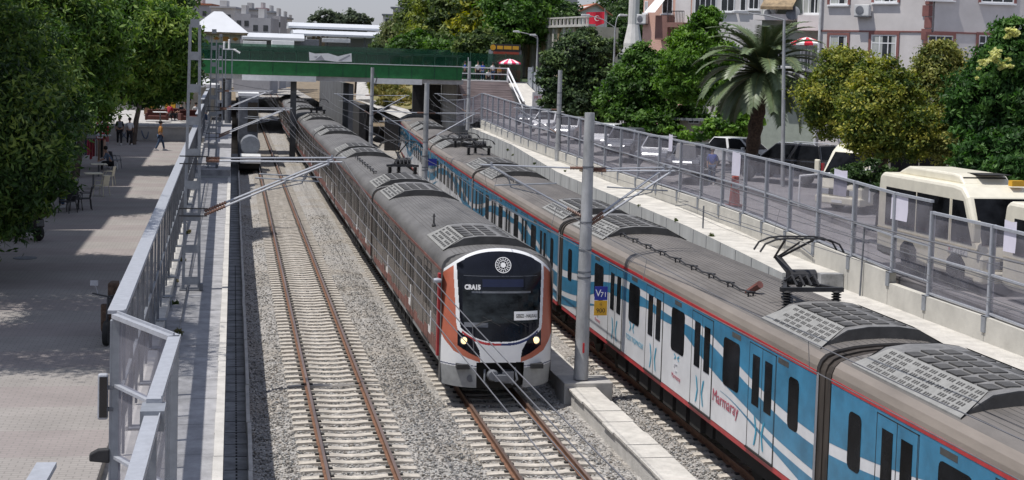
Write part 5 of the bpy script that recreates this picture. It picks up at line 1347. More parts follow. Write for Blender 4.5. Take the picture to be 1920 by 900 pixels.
def parasol(label, p, r, h, m1, m2, group=None, n=8, tilt=0):
    t = thing('parasol', label, 'parasol', p, 0, group); t.rotation_euler = (tilt,0,0)
    b = MB()
    for k in range(n):
        a0, a1 = 2*math.pi*k/n, 2*math.pi*(k+1)/n
        for j in range(4):
            r0, r1 = r*j/4, r*(j+1)/4; zf = lambda q: h-(q/r)**1.6*r*.36
            P = [(r0*math.cos(a0),r0*math.sin(a0),zf(r0)),(r1*math.cos(a0),r1*math.sin(a0),zf(r1)),(r1*math.cos(a1),r1*math.sin(a1),zf(r1)),(r0*math.cos(a1),r0*math.sin(a1),zf(r0))]
            if j == 0: P = [P[1],P[2],P[3]]
            b.poly(P, k % 2)
        P0 = (r*math.cos(a0),r*math.sin(a0),h-r*.36); P1 = (r*math.cos(a1),r*math.sin(a1),h-r*.36)
        b.quad(P0,P1,(P1[0],P1[1],P1[2]-.12),(P0[0],P0[1],P0[2]-.12),k%2)
    b.build('canopy',[m1,m2],t,fix=False); b = MB(); b.tube([(0,0,0),(0,0,h+.06)],.025,6); b.build('pole','galv',t); return t
p = at(1512,92,86.0); parasol('red and white parasol on the balcony right of the date palm',(p.x,p.y,p.z-1.3),1.0,2.0,'red_cloth','white_cloth',n=12)
f4 = Facade('apartment_house','white house with tall white framed windows above the conifer',tuple(at(1296,60,103))[:2],tuple(at(1440,60,101))[:2],3.6,18,'plaster_white',8)
for r_, mu in (((1303,-40,1344,30),(3,1)),((1352,-30,1378,22),(1,0)),((1388,-30,1400,22),(0,0)),((1404,-30,1424,18),(1,0))): f4.window(*f4.rect(*r_), surround=None, mull=mu)
f5 = Facade('apartment_house','salmon pink house with brown balcony and white slanted awning',tuple(at(1205,60,108))[:2],tuple(at(1300,60,105.5))[:2],3.7,19,'plaster_pink',8)
a_ = f5.rect(1240,30,1263,75); f5.box('balcony_panel','plaster_brown',a_[0],a_[1],-.9,.0,a_[2],a_[3])
a_ = f5.rect(1264,22,1295,43); b = MB()
for k in range(12): x0 = a_[0]+(a_[1]-a_[0])*k/11; b.box(x0-.015,x0+.015,-1.0,-.97,a_[2],a_[3])
b.box(a_[0],a_[1],-1.02,-.95,a_[3]-.03,a_[3]+.03); b.build('balcony_railing','black_metal',f5.t)
f5.box('balcony','plaster_brown',a_[0],a_[1],-1.1,.0,a_[2]-.35,a_[2])
f5.box('balcony_back','plaster_white',a_[0]+.1,a_[1],-.05,.01,a_[2],a_[3]+1.4)
a_ = f5.rect(1228,-5,1258,25); b = MB(); b.quad((a_[0],-1.5,a_[2]),(a_[0]+.9,-1.5,a_[2]),(a_[1],-.05,a_[3]+.4),(a_[0]+.6,-.05,a_[3]+.4)); b.build('awning','white_cloth',f5.t,fix=False)
f5.ac(1208,36,.8,.7)
for r_ in ((1209,2,1215,24),(1242,-5,1262,26)): f5.window(*f5.rect(*r_), surround=None, mull=(1,0))
f6 = Facade('house','long low building with flat grey roof behind the hedge and palm',tuple(at(1275,225,94))[:2],tuple(at(1415,225,92))[:2],3.6,5.6,'plaster_cream',5)
b = MB(); b.box(-.4,f6.L+.4,-.6,5.3,2.0,2.15); b.build('roof','galv',f6.t)
for r_ in ((1290,222,1312,232),(1340,222,1352,234)): f6.window(*f6.rect(*r_), surround=None, mull=(1,0), sill=False)
f7 = Facade('apartment_house','pinkish building sliver behind the right edge tree',(40.2,70),(48,69),3.2,17,'plaster_white',8)
# left street row: facades hidden by the trees, the sun throws their long shade on the pavement
for i, (y0, y1, h, m_) in enumerate(((37,50,16.4,'plaster_cream'),(50.3,66,16.9,'plaster_white'),(66.3,82,16.5,'plaster_grey'),(82.3,100,16.7,'plaster_cream'))):
    f = Facade('apartment_house',['cream','whitish','grey','buff'][i]+' apartment house mostly hidden behind the trees at left, '+['nearest','second','third','farthest']["0123".index(str(i))]+' of its row',(-13.6,y0),(-13.6,y1),2.8,2.8+h,m_,9,'houses hidden behind the left trees')
    for fl in range(5):
        for k in range(int((y1-y0)/3)): f.window(1+k*3,2.4+k*3,1.2+fl*3.1,2.8+fl*3.1,surround=None,mull=(1,0))
# distant blocks
def far_block(u0,u1,vt,d,m_,label,depth=14,roof=None,rows=3,cols_=5,z0=0):
    a = at(u0,vt,d); c = at(u1,vt,d); f = Facade('apartment_block',label,(a.x,a.y),(c.x,c.y),z0,max(a.z,c.z),m_,depth,'distant apartment blocks')
    H = f.h; n = max(2,int(f.L/3.2))
    for j in range(4):
        for k in range(n):
            x = (k+.5)*f.L/n; z = H-2.4-j*3.0
            if z < 1: continue
            b = MB(); b.box(x-.55,x+.55,-.05,.0,z-.7,z+.7); b.build('window','shade_window',f.t)
    if roof: b = MB(); b.box(-.4,f.L+.4,-.5,depth+.3,H,H+.5); b.build('roof',roof,f.t)
    b = MB(); b.box(f.L*.3,f.L*.6,2,6,H,H+2.2); b.build('roof_room','far_white',f.t)
    return f
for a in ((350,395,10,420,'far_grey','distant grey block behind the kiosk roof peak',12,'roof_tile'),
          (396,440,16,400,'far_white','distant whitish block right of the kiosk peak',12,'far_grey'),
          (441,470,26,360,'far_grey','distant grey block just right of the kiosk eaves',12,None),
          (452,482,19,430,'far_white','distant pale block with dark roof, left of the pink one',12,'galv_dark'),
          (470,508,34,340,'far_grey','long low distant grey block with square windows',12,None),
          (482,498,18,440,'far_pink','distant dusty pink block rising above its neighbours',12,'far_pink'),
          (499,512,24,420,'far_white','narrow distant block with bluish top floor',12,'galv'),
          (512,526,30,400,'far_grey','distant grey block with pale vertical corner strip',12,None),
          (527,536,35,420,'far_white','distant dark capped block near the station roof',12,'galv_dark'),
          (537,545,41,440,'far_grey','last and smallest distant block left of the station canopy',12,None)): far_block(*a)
f = Facade('terraced_house','white and brown terraced house on the skyline above the hillside trees',tuple(at(718,30,300))[:2],tuple(at(790,30,300))[:2],0,at(740,30,300).z,'far_white',10)
for (u0,u1,vt,m_) in ((722,742,30,'far_white'),(738,768,17,'far_white'),(752,790,10,'plaster_brown')):
    a = f.rect(u0,vt,u1,45); f.box('storey',m_,a[0],a[1],-1.5,6,a[2],a[3]); f.box('roof','galv_dark',a[0]-.5,a[1]+.5,-2.1,6.5,a[3],a[3]+.35)
    for k in range(3): x0 = a[0]+(a[1]-a[0])*(k+.3)/3; f.box('window','shade_window',x0,x0+.9,-1.56,-1.5,a[3]-2.2,a[3]-.6)
# kiosk on the plateau, station roofs
t = thing('ticket_kiosk','square kiosk with pale hipped metal roof and orange picture panels at the left bridge end','kiosk',(-4.5,136.6,7.2))
b = MB(); b.box(-2.15,2.15,0,4.5,0,3.85); b.build('wall','far_grey',t)
b = MB(); ev = [(-2.65,-.6,3.8),(2.9,-.6,3.8),(2.9,5.1,3.8),(-2.65,5.1,3.8)]; ap = [(-.3,2.2,5.75),(.5,2.2,5.75)]
b.poly([ev[0],ev[1],ap[1],ap[0]]); b.poly([ev[1],ev[2],ap[1]]); b.poly([ev[2],ev[3],ap[0],ap[1]]); b.poly([ev[3],ev[0],ap[0]]); b.build('roof','roof_white',t)
b = MB(); b.box(-2.6,2.8,-.56,5.0,3.60,3.79); b.build('eaves','bronze',t)
for k in range(5):
    for j in range(2):
        if j == 1 and k in (0,2): continue
        b = MB(); b.box(-2.1+k*.85,-1.31+k*.85,-.05,-.002,2.82-j*.9,3.58-j*.9); pn = b.build('picture_panel','plaster_cream',t)
        b = MB(); b.box(-1.97+k*.85,-1.45+k*.85,-.065,-.051,3.0-j*.9,3.4-j*.9) if (k+j)%2 else b.lathe([(.3,0),(.28,.01)],(0,0,0),4,0,Matrix.Translation((-1.7+k*.85,-.06,3.2-j*.9)) @ Matrix.Rotation(R(90),4,'X') @ Matrix.Diagonal((1,.7,1,1))); b.build('print',['cloth_ochre','far_grey'][(k*3+j)%2 if k<2 else 0],pn)
def bx(name,label,cat,u0,u1,v0,v1,d,dep,m_,mats=None):
    a = at(u0,v1,d); c = at(u1,v1,d); zt = at((u0+u1)/2,v0,d).z; zb = at((u0+u1)/2,v1,d).z
    b = MB(); x0, x1 = a.x, c.x; b.box(0,x1-x0,0,dep,0,zt-zb); o = b.build(name,m_,bevel=.05); o.location = (x0,a.y,zb); return tag(o,label,cat) if label else o
t = thing('station_canopy','long white two-tiered station roof with rounded upper edge','roof',tuple(at(540,90,230))); t.location.z = 7
def pc(o): o.parent = t; o.location = o.location-t.location; return o
def curved(u0,u1,vt,vb,d,dep):
    a = at(u0,vb,d); c = at(u1,vb,d); zt = at(u0,vt,d).z; zb = at(u0,vb,d).z; H = zt-zb
    b = MB(); P = [(0,0),(dep*.0,H*.35),(dep*.06,H*.75),(dep*.2,H),(dep*.8,H),(dep,H*.3),(dep,0)]
    for i in range(len(P)):
        q0, q1 = P[i], P[(i+1)%len(P)]; b.quad((0,q0[0],q0[1]),(c.x-a.x,q0[0],q0[1]-.0),(c.x-a.x,q1[0],q1[1]),(0,q1[0],q1[1]))
    b.poly([(0,p[0],p[1]) for p in P]); b.poly([(c.x-a.x,p[0],p[1]) for p in P]); o = b.build('roof_sheet','roof_white',fix=True); o.location = (a.x,a.y,zb); return o
pc(curved(541,716,41,52,232,9)); pc(curved(550,726,55,66,224,16))
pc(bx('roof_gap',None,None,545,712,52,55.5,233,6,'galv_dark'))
for u in (570,612,650,682,706): pc(bx('column',None,None,u,u+3,66,97,228,.4,'galv_dark'))
pc(bx('sign_band',None,None,604,658,72,80,222,.4,'white_dirty')); pc(bx('back_wall',None,None,575,700,68,97,240,.5,'far_grey'))
for k in range(3): pc(bx('screen',None,None,585+k*9,591+k*9,68,90,226,.3,'bronze'))
o = curved(455,572,60,73,205,12); tag(o,'second lower white station roof left of the tall canopy','roof'); o.name = 'station_canopy'
bx('site_cabin','white site cabin behind the bridge railing below the lower station roof','cabin',510,552,76,90,190,4,'white_paint')
bx('site_cabin','long pale grey cabin left of the white one behind the railing','cabin',456,500,77,88,196,4,'white_dirty')
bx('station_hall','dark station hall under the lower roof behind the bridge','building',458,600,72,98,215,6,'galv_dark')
t = thing('mesh_fence','tall dark green mesh fence along the plateau behind the bridge','fence',(0,136,7.2))
for k in range(16):
    x = -3+k*1.7
    b = MB(); b.box(x,x+1.66,0,.04,.05,2.6); b.build('mesh','mesh_see',t); b = MB(); b.box(x-.03,x+.03,-.05,.05,0,2.7); b.build('post','rail_green',t)
# retaining wall with pilasters, house, minaret, pillar, flags
f = Facade('retaining_wall','tall stained terrace wall with pilasters and pale balustrade right of the food stall',tuple(at(962,90,172))[:2],tuple(at(1110,60,150))[:2],4,at(1030,52,160).z,'plaster_cream',3); f.t['category'] = 'wall'
for k in range(15): x0 = .5+k*f.L/15; f.box('pilaster','concrete_light' if k%3 else 'bronze',x0,x0+.45,-.25,0,0,f.h)
f.box('cornice','concrete_light',-.2,f.L+.2,-.5,.3,f.h,f.h+.25)
for k in range(22): x0 = .2+k*f.L/22; f.box('baluster','concrete_light',x0,x0+.22,-.3,-.1,f.h+.25,f.h+.95)
f.box('handrail','concrete_light',0,f.L,-.35,-.05,f.h+.95,f.h+1.1)
a = at(1083,12,190); c = at(1142,12,190)
t = thing('house','small white house with orange tiled gable roof above the terrace wall','house',(a.x,a.y,9))
Wd = c.x-a.x; z1 = at(1110,30,190).z-9; zr = at(1118,7,190).z-9; ze = at(1145,20,190).z-9
b = MB(); b.extr([(0,0),(Wd,0),(Wd,ze),(Wd*.6,zr),(0,ze)],'y',0,8); b.build('wall','plaster_white',t)
b = MB()
for (p_, q_) in (((-.6,ze-.5),(Wd*.6,zr+.1)),((Wd*.6,zr+.1),(Wd+.6,ze-.5))): b.quad((p_[0],-.5,p_[1]),(q_[0],-.5,q_[1]),(q_[0],8.4,q_[1]),(p_[0],8.4,p_[1])); b.quad((p_[0],-.52,p_[1]-.22),(q_[0],-.52,q_[1]-.22),(q_[0],-.52,q_[1]),(p_[0],-.52,p_[1]))
b.build('roof','roof_tile',t,fix=False)
o = bx('chimney_block','broad grey concrete pillar rising before the tiled house','pillar',1059,1083,-30,42,182,2,'far_grey')
a = at(1187,70,190); t = thing('minaret','slim pale tapering minaret shaft left of the pink house','tower',(a.x,a.y,5))
b = MB(); b.lathe([(1.25,0),(1.25,7),(.75,9.5),(.62,20),(.62,28)],(0,0,0),12); b.build('shaft','plaster_white',t)
b = MB(); b.lathe([(.95,19.6),(1.0,20.2),(.95,20.9)],(0,0,0),12); b.build('balcony','concrete_light',t)
def flag(label, uv, d, w, h, base_z, star=True, vertical=False, pole=True):
    p = at(*uv, d); t = thing('flag', label, 'flag', (p.x,p.y,base_z)); z = p.z-base_z
    b = MB(); n = 8
    for i in range(n):
        x0, x1 = w*i/n, w*(i+1)/n; y0, y1 = .08*math.sin(i*1.1), .08*math.sin((i+1)*1.1); s0, s1 = -.35*x0*(0 if vertical else 1), -.35*x1*(0 if vertical else 1)
        b.quad((-x0,y0,z+s0),(-x1,y1,z+s1),(-x1,y1,z+h+s1*.2),(-x0,y0,z+h+s0*.2))
    c = b.build('cloth','red_cloth',t,fix=False)
    if star:
        b = MB(); cx_, cz_, r = -w*.42, z+h*.42, h*.24
        P = [(cx_+r*math.cos(a), -.14, cz_+r*math.sin(a)) for a in [R(40+i*28) for i in range(11)]]+[(cx_+.05+r*.78*math.cos(a), -.14, cz_+r*.78*math.sin(a)) for a in [R(320-i*28) for i in range(11)]]
        b.poly(P); b.poly([(cx_+r*1.0+.11*math.cos(R(90+k*72*2)), -.14, cz_+.11*math.sin(R(90+k*72*2))) for k in range(5)]); b.build('crescent_star','text_white',c,fix=False)
    b = MB(); b.tube([(.03,0,0),(.03,0,z+h+.4)],.04,6); b.build('pole','galv',t); return t
flag('drooping red flag with white crescent above the dark round tree',(1133,44),155,2.0,1.25,9)
flag('narrow vertical red banner hanging left of the grey pillar',(1027,20),165,.75,3.0,9,star=False,vertical=True)
# food stall
t = thing('food_stall','black street food stall with yellow lettered sign board','kiosk',(22.3,137,7.2))
b = MB(); b.box(-.9,1.9,0,2.2,0,3.0); b.build('body','galv_dark',t); 
b = MB(); b.box(-1.1,1.75,-.35,-.2,2.85,3.55); sb = b.build('sign_board','black_metal',t)
for i, (x0, w_) in enumerate(((-.55,.55),(.1,.75),(.95,.6))): b = MB(); b.box(x0,x0+w_,-.37,-.351,3.05,3.38); b.build('plate','sign_yellow',sb);
b = MB(); b.lathe([(.27,0),(.27,.02)],(0,0,0),16,0,Matrix.Translation((-.95,-.36,3.2)) @ Matrix.Rotation(R(90),4,'X')); b.build('round_sign','sign_yellow',sb)
b = MB(); b.box(-.8,1.6,-.3,0,2.5,2.8); b.build('fascia','cone_red',t)
b = MB(); b.box(-.8,1.7,-.8,-.1,0,1.05); b.build('counter','red_cloth',t,bevel=.03)
parasol('pink and white striped parasol in front of the black food stall',(22.7,134.9,7.25),1.05,2.1,'pink_cloth','white_cloth',n=16)
# ================================================================== street lamps and signs
def lamp(label, x, y, z0, z1, arm, head=.75, lean=0, double=None):
    t = thing('street_lamp', label, 'lamp post', (x,y,z0), 0, 'street lamps'); H = z1-z0
    b = MB(); b.tube([(0,0,0),(lean*.5,0,H*.5),(lean,0,H)],[.10,.085,.06],12); b.build('pole','mast_grey',t,smooth=True)
    for (ax, az) in [arm]+([double] if double else []):
        b = MB(); b.tube([(lean,0,H),(lean+ax*.5,0,H+az*.7),(lean+ax,0,H+az)],.035,6); b.build('arm','mast_grey',t)
        b = MB(); s = 1 if ax > 0 else -1; X0 = lean+ax; b.extr([(X0,H+az-.06),(X0+s*head,H+az-.03),(X0+s*head,H+az+.10),(X0+s*.1,H+az+.12)],'y',-.14,.14); b.build('lantern','white_dirty',t,bevel=.03)
    return t
q0 = at(1470,300,66); q1 = at(1463,38,66)
lamp('tall grey street lamp in front of the black estate car, lantern over the palm', q0.x, q0.y, 3.4, q1.z, (-1.7,.25), .75, q1.x-q0.x)
q0 = at(1147,240,108); q1 = at(1150,52,108); lamp('double armed street lamp between the dark round tree and the mid green tree', q0.x,q0.y,3.8,q1.z,(-1.9,.8),.7,0,(.2,.9))
q0 = at(1004,205,128); q1 = at(1006,72,128); lamp('old street lamp with looping arms beside the stairs ramp', q0.x,q0.y,4.4,q1.z,(-1.6,.5),.6,0,(-.1,.25))
q0 = at(796,100,200); q1 = at(796,45,200); lamp('small far street lamp on the wooded hillside', q0.x,q0.y,7,q1.z,(.8,.1),.5)
t = thing('street_sign','red rectangular sign with white lettering on a grey post before the green trees','sign',tuple(atz(1143,236,3.8)))
z_ = at(1141,200,100).z-t.location.z
b = MB(); b.tube([(0,0,0),(0,0,z_+.3)],.04,8); b.build('post','galv',t)
b = MB(); b.box(-.60,.45,-.06,-.02,z_-.32,z_+.28); sg = b.build('plate','sign_red',t)
text('OTOPARK',.24,'text_white',(-.08,-.065,z_+.10),(1,0,0),(0,0,1),parent=sg,width=.9); text('ÇIKIŞ',.22,'text_white',(-.08,-.065,z_-.18),(1,0,0),(0,0,1),parent=sg,width=.55)
t = thing('shop_sign','white pet shop board with red lettering at the lower left of the dark round tree','sign',tuple(at(1018,190,122)))
b = MB(); b.box(-.9,1.2,0,.1,-.9,.75); bd = b.build('board','white_dirty',t); text('PET SHOP',.42,'text_red',(.1,-.01,.28),(1,0,0),(0,0,1),parent=bd,width=1.7)
b = MB(); b.box(-.8,-.7,0,.1,-2,-.9); b.box(.9,1.0,0,.1,-2,-.9); b.build('leg','galv_dark',t)

tf = thing('slope_grass','dry yellowish grass tufts on the slope beyond the footbridge','grass',(15,160,5))
L_ = []
for k in range(90):
    a_, b_ = random.random(), random.random(); x = 12.5+5.3*a_; y = 151+22*b_; z = 4.1+(y-150)/24*2.9+.05
    L_.append((x,y,z,.5))
o = leaf_cloud('grass', L_, [(.06,.075,.02),(.14,.13,.04),(.26,.21,.08)], 9000, .22, tf, 77, 2.6, origin=(15,160,5), droop=-.8, spread=.9)
bpy.data.objects.remove(tf); o.location = (15,160,5); o.name = 'grass'; tag(o,'dry yellowish grass tufts on the slope beyond the footbridge','grass',kind='stuff')
# ================================================================== vehicles
def wheel(par, x, y, r, w_=.2):
    b = MB(); M = Matrix.Translation((x,y,r)) @ Matrix.Rotation(R(90),4,'Y')
    b.lathe([(r*.6,-w_/2),(r*.93,-w_/2),(r,-w_*.3),(r,w_*.3),(r*.93,w_/2),(r*.6,w_/2)],(0,0,0),20,0,M); o = b.build('wheel','tyre',par,smooth=True)
    b = MB(); b.lathe([(r*.6,-w_*.42),(r*.6,w_*.42)],(0,0,0),16,0,M); b.lathe([(r*.2,-w_*.5),(r*.2,w_*.5)],(0,0,0),8,0,M); b.build('rim','rim',o); return o
def car(label, loc, rz, col, style='hatch', L=4.1, W=1.72, H=1.48, group=None, plate=True):
    """front points to +y locally"""
    t = thing('parked_car', label, 'car', loc, rz, group)
    h2 = L/2; belt = H*.60
    if style == 'suv': prof = [(-h2,.45),(-h2,.95),(-h2+.05,belt+.02),(h2-1.25,belt+.02),(h2-.15,belt-.14),(h2,belt-.38),(h2,.35),(-h2,.30)]; cab = [(-h2+.06,belt),(-h2+.28,H),(h2-2.15,H),(h2-1.3,belt)]
    elif style == 'sedan': prof = [(-h2,.35),(-h2,belt-.08),(-h2+.7,belt),(h2-1.2,belt),(h2-.15,belt-.16),(h2,.55),(h2,.25),(-h2,.25)]; cab = [(-h2+.55,belt),(-h2+1.15,H),(h2-1.95,H),(h2-1.15,belt)]
    else: prof = [(-h2,.35),(-h2,belt-.05),(-h2+.12,belt),(h2-1.0,belt),(h2-.2,belt-.16),(h2,.55),(h2,.25),(-h2,.25)]; cab = [(-h2+.08,belt),(-h2+.55,H),(h2-1.75,H),(h2-.95,belt)]
    b = MB(); b.extr(prof,'x',-W/2,W/2); body = b.build('body',col,t,bevel=.07)
    b = MB(); n = len(b.v); ti = W*.09
    pts = []
    for (y,z),k in zip(cab,(0,1,1,0)): pts += [(-W/2+.03+ti*k,y,z),(W/2-.03-ti*k,y,z)]
    b.v += pts
    for f in ((0,1,3,2),(2,3,5,4),(4,5,7,6),(0,2,4,6),(1,7,5,3),(0,6,7,1)): b.f.append(f); b.m.append(0)
    b.build('cabin',col,t,bevel=.05)
    def lerp(a,c,k): return Vector(a).lerp(Vector(c),k)
    # glass: rear, front, sides
    P = [Vector(p) for p in pts]
    def pane(name, a, b_, c, d, ins=.07, out=.012):
        q = MB(); cen = (a+b_+c+d)/4; nrm = (b_-a).cross(d-a).normalized()
        if nrm.dot(cen-Vector((0,0,H*.7))) < 0: nrm = -nrm
        q.poly([p.lerp(cen, ins*1.3)+nrm*out for p in (a,b_,c,d)]); return q.build(name,'window_dark',t,fix=False)
    pane('rear_window',P[0],P[1],P[3],P[2],.12); pane('windscreen',P[6],P[7],P[5],P[4],.10)
    for s_, (a, d, e, g_) in ((-1,(P[0],P[2],P[4],P[6])),(1,(P[1],P[3],P[5],P[7]))):
        m0, m1 = a.lerp(g_,.52), d.lerp(e,.5); pane('side_window',a,m0,m1,d,.10); pane('side_window',m0,g_,e,m1,.10)
    for s_ in (-1,1):
        for y_ in (-h2+.78,h2-.78): wheel(t,s_*(W/2-.08),y_,.31 if style!='suv' else .36,.2)
        q = MB(); q.box(s_*W/2*.98-.20 if s_>0 else -W/2+.02, s_*W/2*.98 if s_>0 else -W/2+.22,-h2-.012,-h2+.1,belt*.62,belt*.62+(.36 if style=='suv' else .16)); q.build('tail_lamp','tail_red',t)
        q = MB(); q.box(s_*W/2*.96-.34 if s_>0 else -W/2+.04, s_*W/2*.96 if s_>0 else -W/2+.38,h2-.2,h2+.006,.58,.72); q.build('headlight','galv_light',t)
        q = MB(); q.box(s_*(W/2+.08)-.09,s_*(W/2+.08)+.09,h2-1.45,h2-1.33,belt+.02,belt+.16); q.build('mirror',col,t,bevel=.02)
    for yy in (-h2-.012,h2+.004):
        q = MB(); q.box(-.26,.26,yy,yy+.012,.50,.61) if yy > 0 else q.box(-.26,.26,yy,yy+.012,.74,.85); q.build('number_plate','white_paint',t)
    if style == 'suv':
        q = MB()
        for s_ in (-1,1): q.tube([(s_*W*.36,-h2+.5,H-.02),(s_*W*.36,-h2+.6,H+.05),(s_*W*.36,h2-2.3,H+.05),(s_*W*.36,h2-2.2,H-.02)],.022,6)
        q.build('roof_rail','galv_light',t); q = MB(); q.box(-W/2+.0,W/2,-h2-.06,-h2+.04,.42,.68); q.build('bumper','galv_dark',t,bevel=.03)
    return t
gC = 'cars parked along the street'
p = at(1512,312,66.5); car('black estate car with silver roof rails parked beside the tall street lamp',(p.x-.45,p.y+1.2,3.84),R(37),'car_black','suv',4.7,1.85,1.78,gC)
p = at(1400,300,76); car('clean white hatchback facing the track behind the fence, left of the black estate',(p.x-.2,p.y,3.9),R(215),'car_white','hatch',4.0,1.72,1.50,gC)
p = at(1590,320,72); car('white car mostly hidden behind the black estate',(p.x-.4,p.y,3.86),R(30),'car_white','hatch',4.0,1.7,1.5,gC)
for (u,v,d,rz,c_,st,lab) in ((1205,318,76,150,'car_silver','sedan','large silver saloon behind the fence just right of the plated mast'),
    (1140,300,83,150,'car_grey','hatch','grey hatchback behind the plated mast top'),
    (1090,290,88,152,'car_white','hatch','small white car behind the far fence, left of the plated mast'),
    (1050,262,98,150,'car_silver','sedan','pale silver car deeper in the row behind the far fence'),
    (1020,247,106,150,'car_white','hatch','white car farthest but one in the row behind the fence'),
    (1000,235,115,150,'car_grey','hatch','dark grey car at the far end of the row near the dark tree'),
    (1250,332,71,150,'car_grey','sedan','dark grey saloon nearest the torn notice behind the fence')):
    p = at(u,v,d); z = interp(RZ2,p.y); car(lab,(max(p.x,interp(FX,p.y)+2.2),p.y,z),R(rz),c_,st,4.2,1.72,1.47,gC)
def bus(label, loc, rz, L, W, H, code, rack=True, door_side=-1, rakef=.55, seats=True):
    """front at local -y; x=-W/2 is the side turned to the tracks when rz = 0"""
    t = thing('minibus', label, 'bus', loc, rz, 'cream minibuses')
    b = MB(); prof = [(0,.42),(-.02,1.0),(.10,1.32),(rakef+.25,H-.30),(rakef+.55,H-.05),(rakef+1.0,H),(L-.25,H),(L-.05,H-.12),(L,H-.5),(L,.45),(L-.4,.38),(.3,.36)]
    b.extr(prof,'x',-W/2,W/2); body = b.build('body','bus_cream',t,bevel=.10)
    y0, y1 = .25, .1
    # windscreen follows the rake
    q = MB(); a0 = Vector((0,.11,1.36)); a1 = Vector((0,rakef+.24,H-.34)); n_ = Vector((0,-(a1.z-a0.z),(a1.y-a0.y))).normalized()*.015
    q.poly([(-W/2+.12,a0.y+n_.y,a0.z+n_.z),(W/2-.12,a0.y+n_.y,a0.z+n_.z),(W/2-.2,a1.y+n_.y,a1.z+n_.z),(-W/2+.2,a1.y+n_.y,a1.z+n_.z)]); q.build('windscreen','window_dark',t,fix=False)
    for s_ in (-1,1):
        X = s_*W/2; o_ = lambda e: sorted((X, X+s_*e))
        # driver's window with sloping front edge, then the saloon windows
        q = MB(); q.extr([(.42,1.34),(1.55,1.34),(1.55,H-.42),(rakef+.42,H-.42)],'x',*o_(.012)); q.build('side_window','window_dark',t)
        n_w = max(2,int((L-2.2)/1.3)); ww = (L-2.2)/n_w
        for k in range(n_w): q = MB(); q.box(*o_(.012),1.72+k*ww,1.72+(k+1)*ww-.08,1.34,H-.42); q.build('side_window','window_dark',t)
        q = MB(); q.box(*o_(.008),.05,L-.05,1.22,1.25); q.box(*o_(.008),1.62,1.64,.5,H-.4); q.box(*o_(.008),1.5,L-.3,.62,.64); q.build('trim_line','bus_panel',t)
        q = MB(); q.extr([(L-2.6,.45),(L-2.6,.8),(L-2.35,.98),(L-1.85,.98),(L-1.6,.8),(L-1.6,.45)],'x',*o_(.010)); q.extr([(.72,.42),(.72,.78),(.97,.98),(1.47,.98),(1.72,.78),(1.72,.42)],'x',*o_(.010)); q.build('wheel_arch','under_black',t)
        for y_ in (1.22,L-2.1): wheel(t,X-s_*.10,y_,.40,.26)
        q = MB(); q.box(X+s_*.10-.12,X+s_*.10+.12,.0,.12,1.45,2.05); q.build('mirror','bus_cream',t,bevel=.04)
        q = MB(); q.box(s_*(W/2-.42)-.2,s_*(W/2-.42)+.2,-.03,.05,.72,.94); q.build('headlight','galv_light',t,bevel=.02)
    q = MB(); q.box(-W/2-.02,W/2+.02,-.14,.3,.34,.66); q.build('bumper','bus_cream',t,bevel=.06)
    q = MB(); q.box(-.5,.5,-.05,.02,.72,.95); q.build('radiator_grille','under_black',t)
    q = MB(); q.box(-.26,.26,-.16,-.141,.42,.53); q.build('number_plate','white_paint',t)
    if rack:
        q = MB(); q.extr([(1.6,H-.02),(1.9,H+.22),(2.2,H+.26),(4.9,H+.26),(5.3,H+.12),(5.6,H-.02)],'x',-W*.34,W*.34); q.build('roof_unit','bus_cream',t,bevel=.06)
        q = MB(); q.box(-W*.30,W*.30,1.80,1.86,H+.05,H+.18); q.box(-W*.12,W*.30,1.5,2.3,H+.262,H+.275); q.build('vent','under_black',t)
        q = MB(); q.box(.35,.75,.95,1.15,H,H+.16); q.build('roof_light','sign_yellow',t)
    q = MB(); q.box(-W/2-.016,-W/2,.62,1.7,1.00,1.2) ; q.build('code_panel','white_dirty',t)
    text(code,.24,'text_grey',(-W/2-.02,1.15,1.10),(0,-1,0),(0,0,1),parent=t,width=.85,bold=.006)
    q = MB(); q.poly([(-W/2-.02,1.62,1.05),(-W/2-.02,1.48,1.05),(-W/2-.02,1.48,1.16),(-W/2-.02,1.62,1.16)]); q.build('badge','cone_red',t,fix=False)
    return t
bus('cream minibus with roof air unit behind the smoked fence, its front towards the view',(18.12,35.95,3.0),R(1.5),6.1,2.2,2.92,'M 2187')
bus('second cream minibus cut by the right edge of the view',(18.5,28.45,2.95),0,6.9,2.3,2.72,'M 2186' if False else 'M',rack=False)
p = at(1572,330,56); bus('cream minibus half hidden behind the golden trees, showing its dark windscreen',(p.x+.6,p.y+1.2,3.4),R(-62),6.0,2.2,2.7,'M 1158',rack=False)
# motor scooters
def scooter(label, loc, rz, col):
    t = thing('motor_scooter', label, 'scooter', loc, rz, 'motor scooters')
    for y_ in (-.62,.62): wheel(t,0,y_,.26,.11)
    b = MB(); b.extr([(-.75,.45),(-.7,.72),(-.35,.78),(-.05,.62),(.0,.32),(.32,.30),(.42,.85),(.50,.85),(.48,.30),(.40,.22),(-.3,.22),(-.5,.35)],'x',-.15,.15); b.build('body',col,t,bevel=.04)
    b = MB(); b.extr([(-.72,.74),(-.68,.84),(-.2,.82),(-.08,.70)],'x',-.13,.13); b.build('seat','black_metal',t,bevel=.03)
    b = MB(); b.tube([(0,.62,.26),(0,.46,1.0)],.03,6); b.tube([(-.34,.36,1.05),(0,.46,1.0),(.34,.36,1.05)],.018,6); b.build('handlebar','black_metal',t)
    for s in (-1,1): b = MB(); b.tube([(s*.22,.40,1.04),(s*.28,.42,1.26)],.008,4); b.box(s*.30-.08,s*.30+.08,.40,.42,1.22,1.33); b.build('mirror','galv_light',t)
    b = MB(); b.box(-.2,.2,-.98,-.62,.80,1.12); b.build('top_box','palm_bark',t,bevel=.04); return t
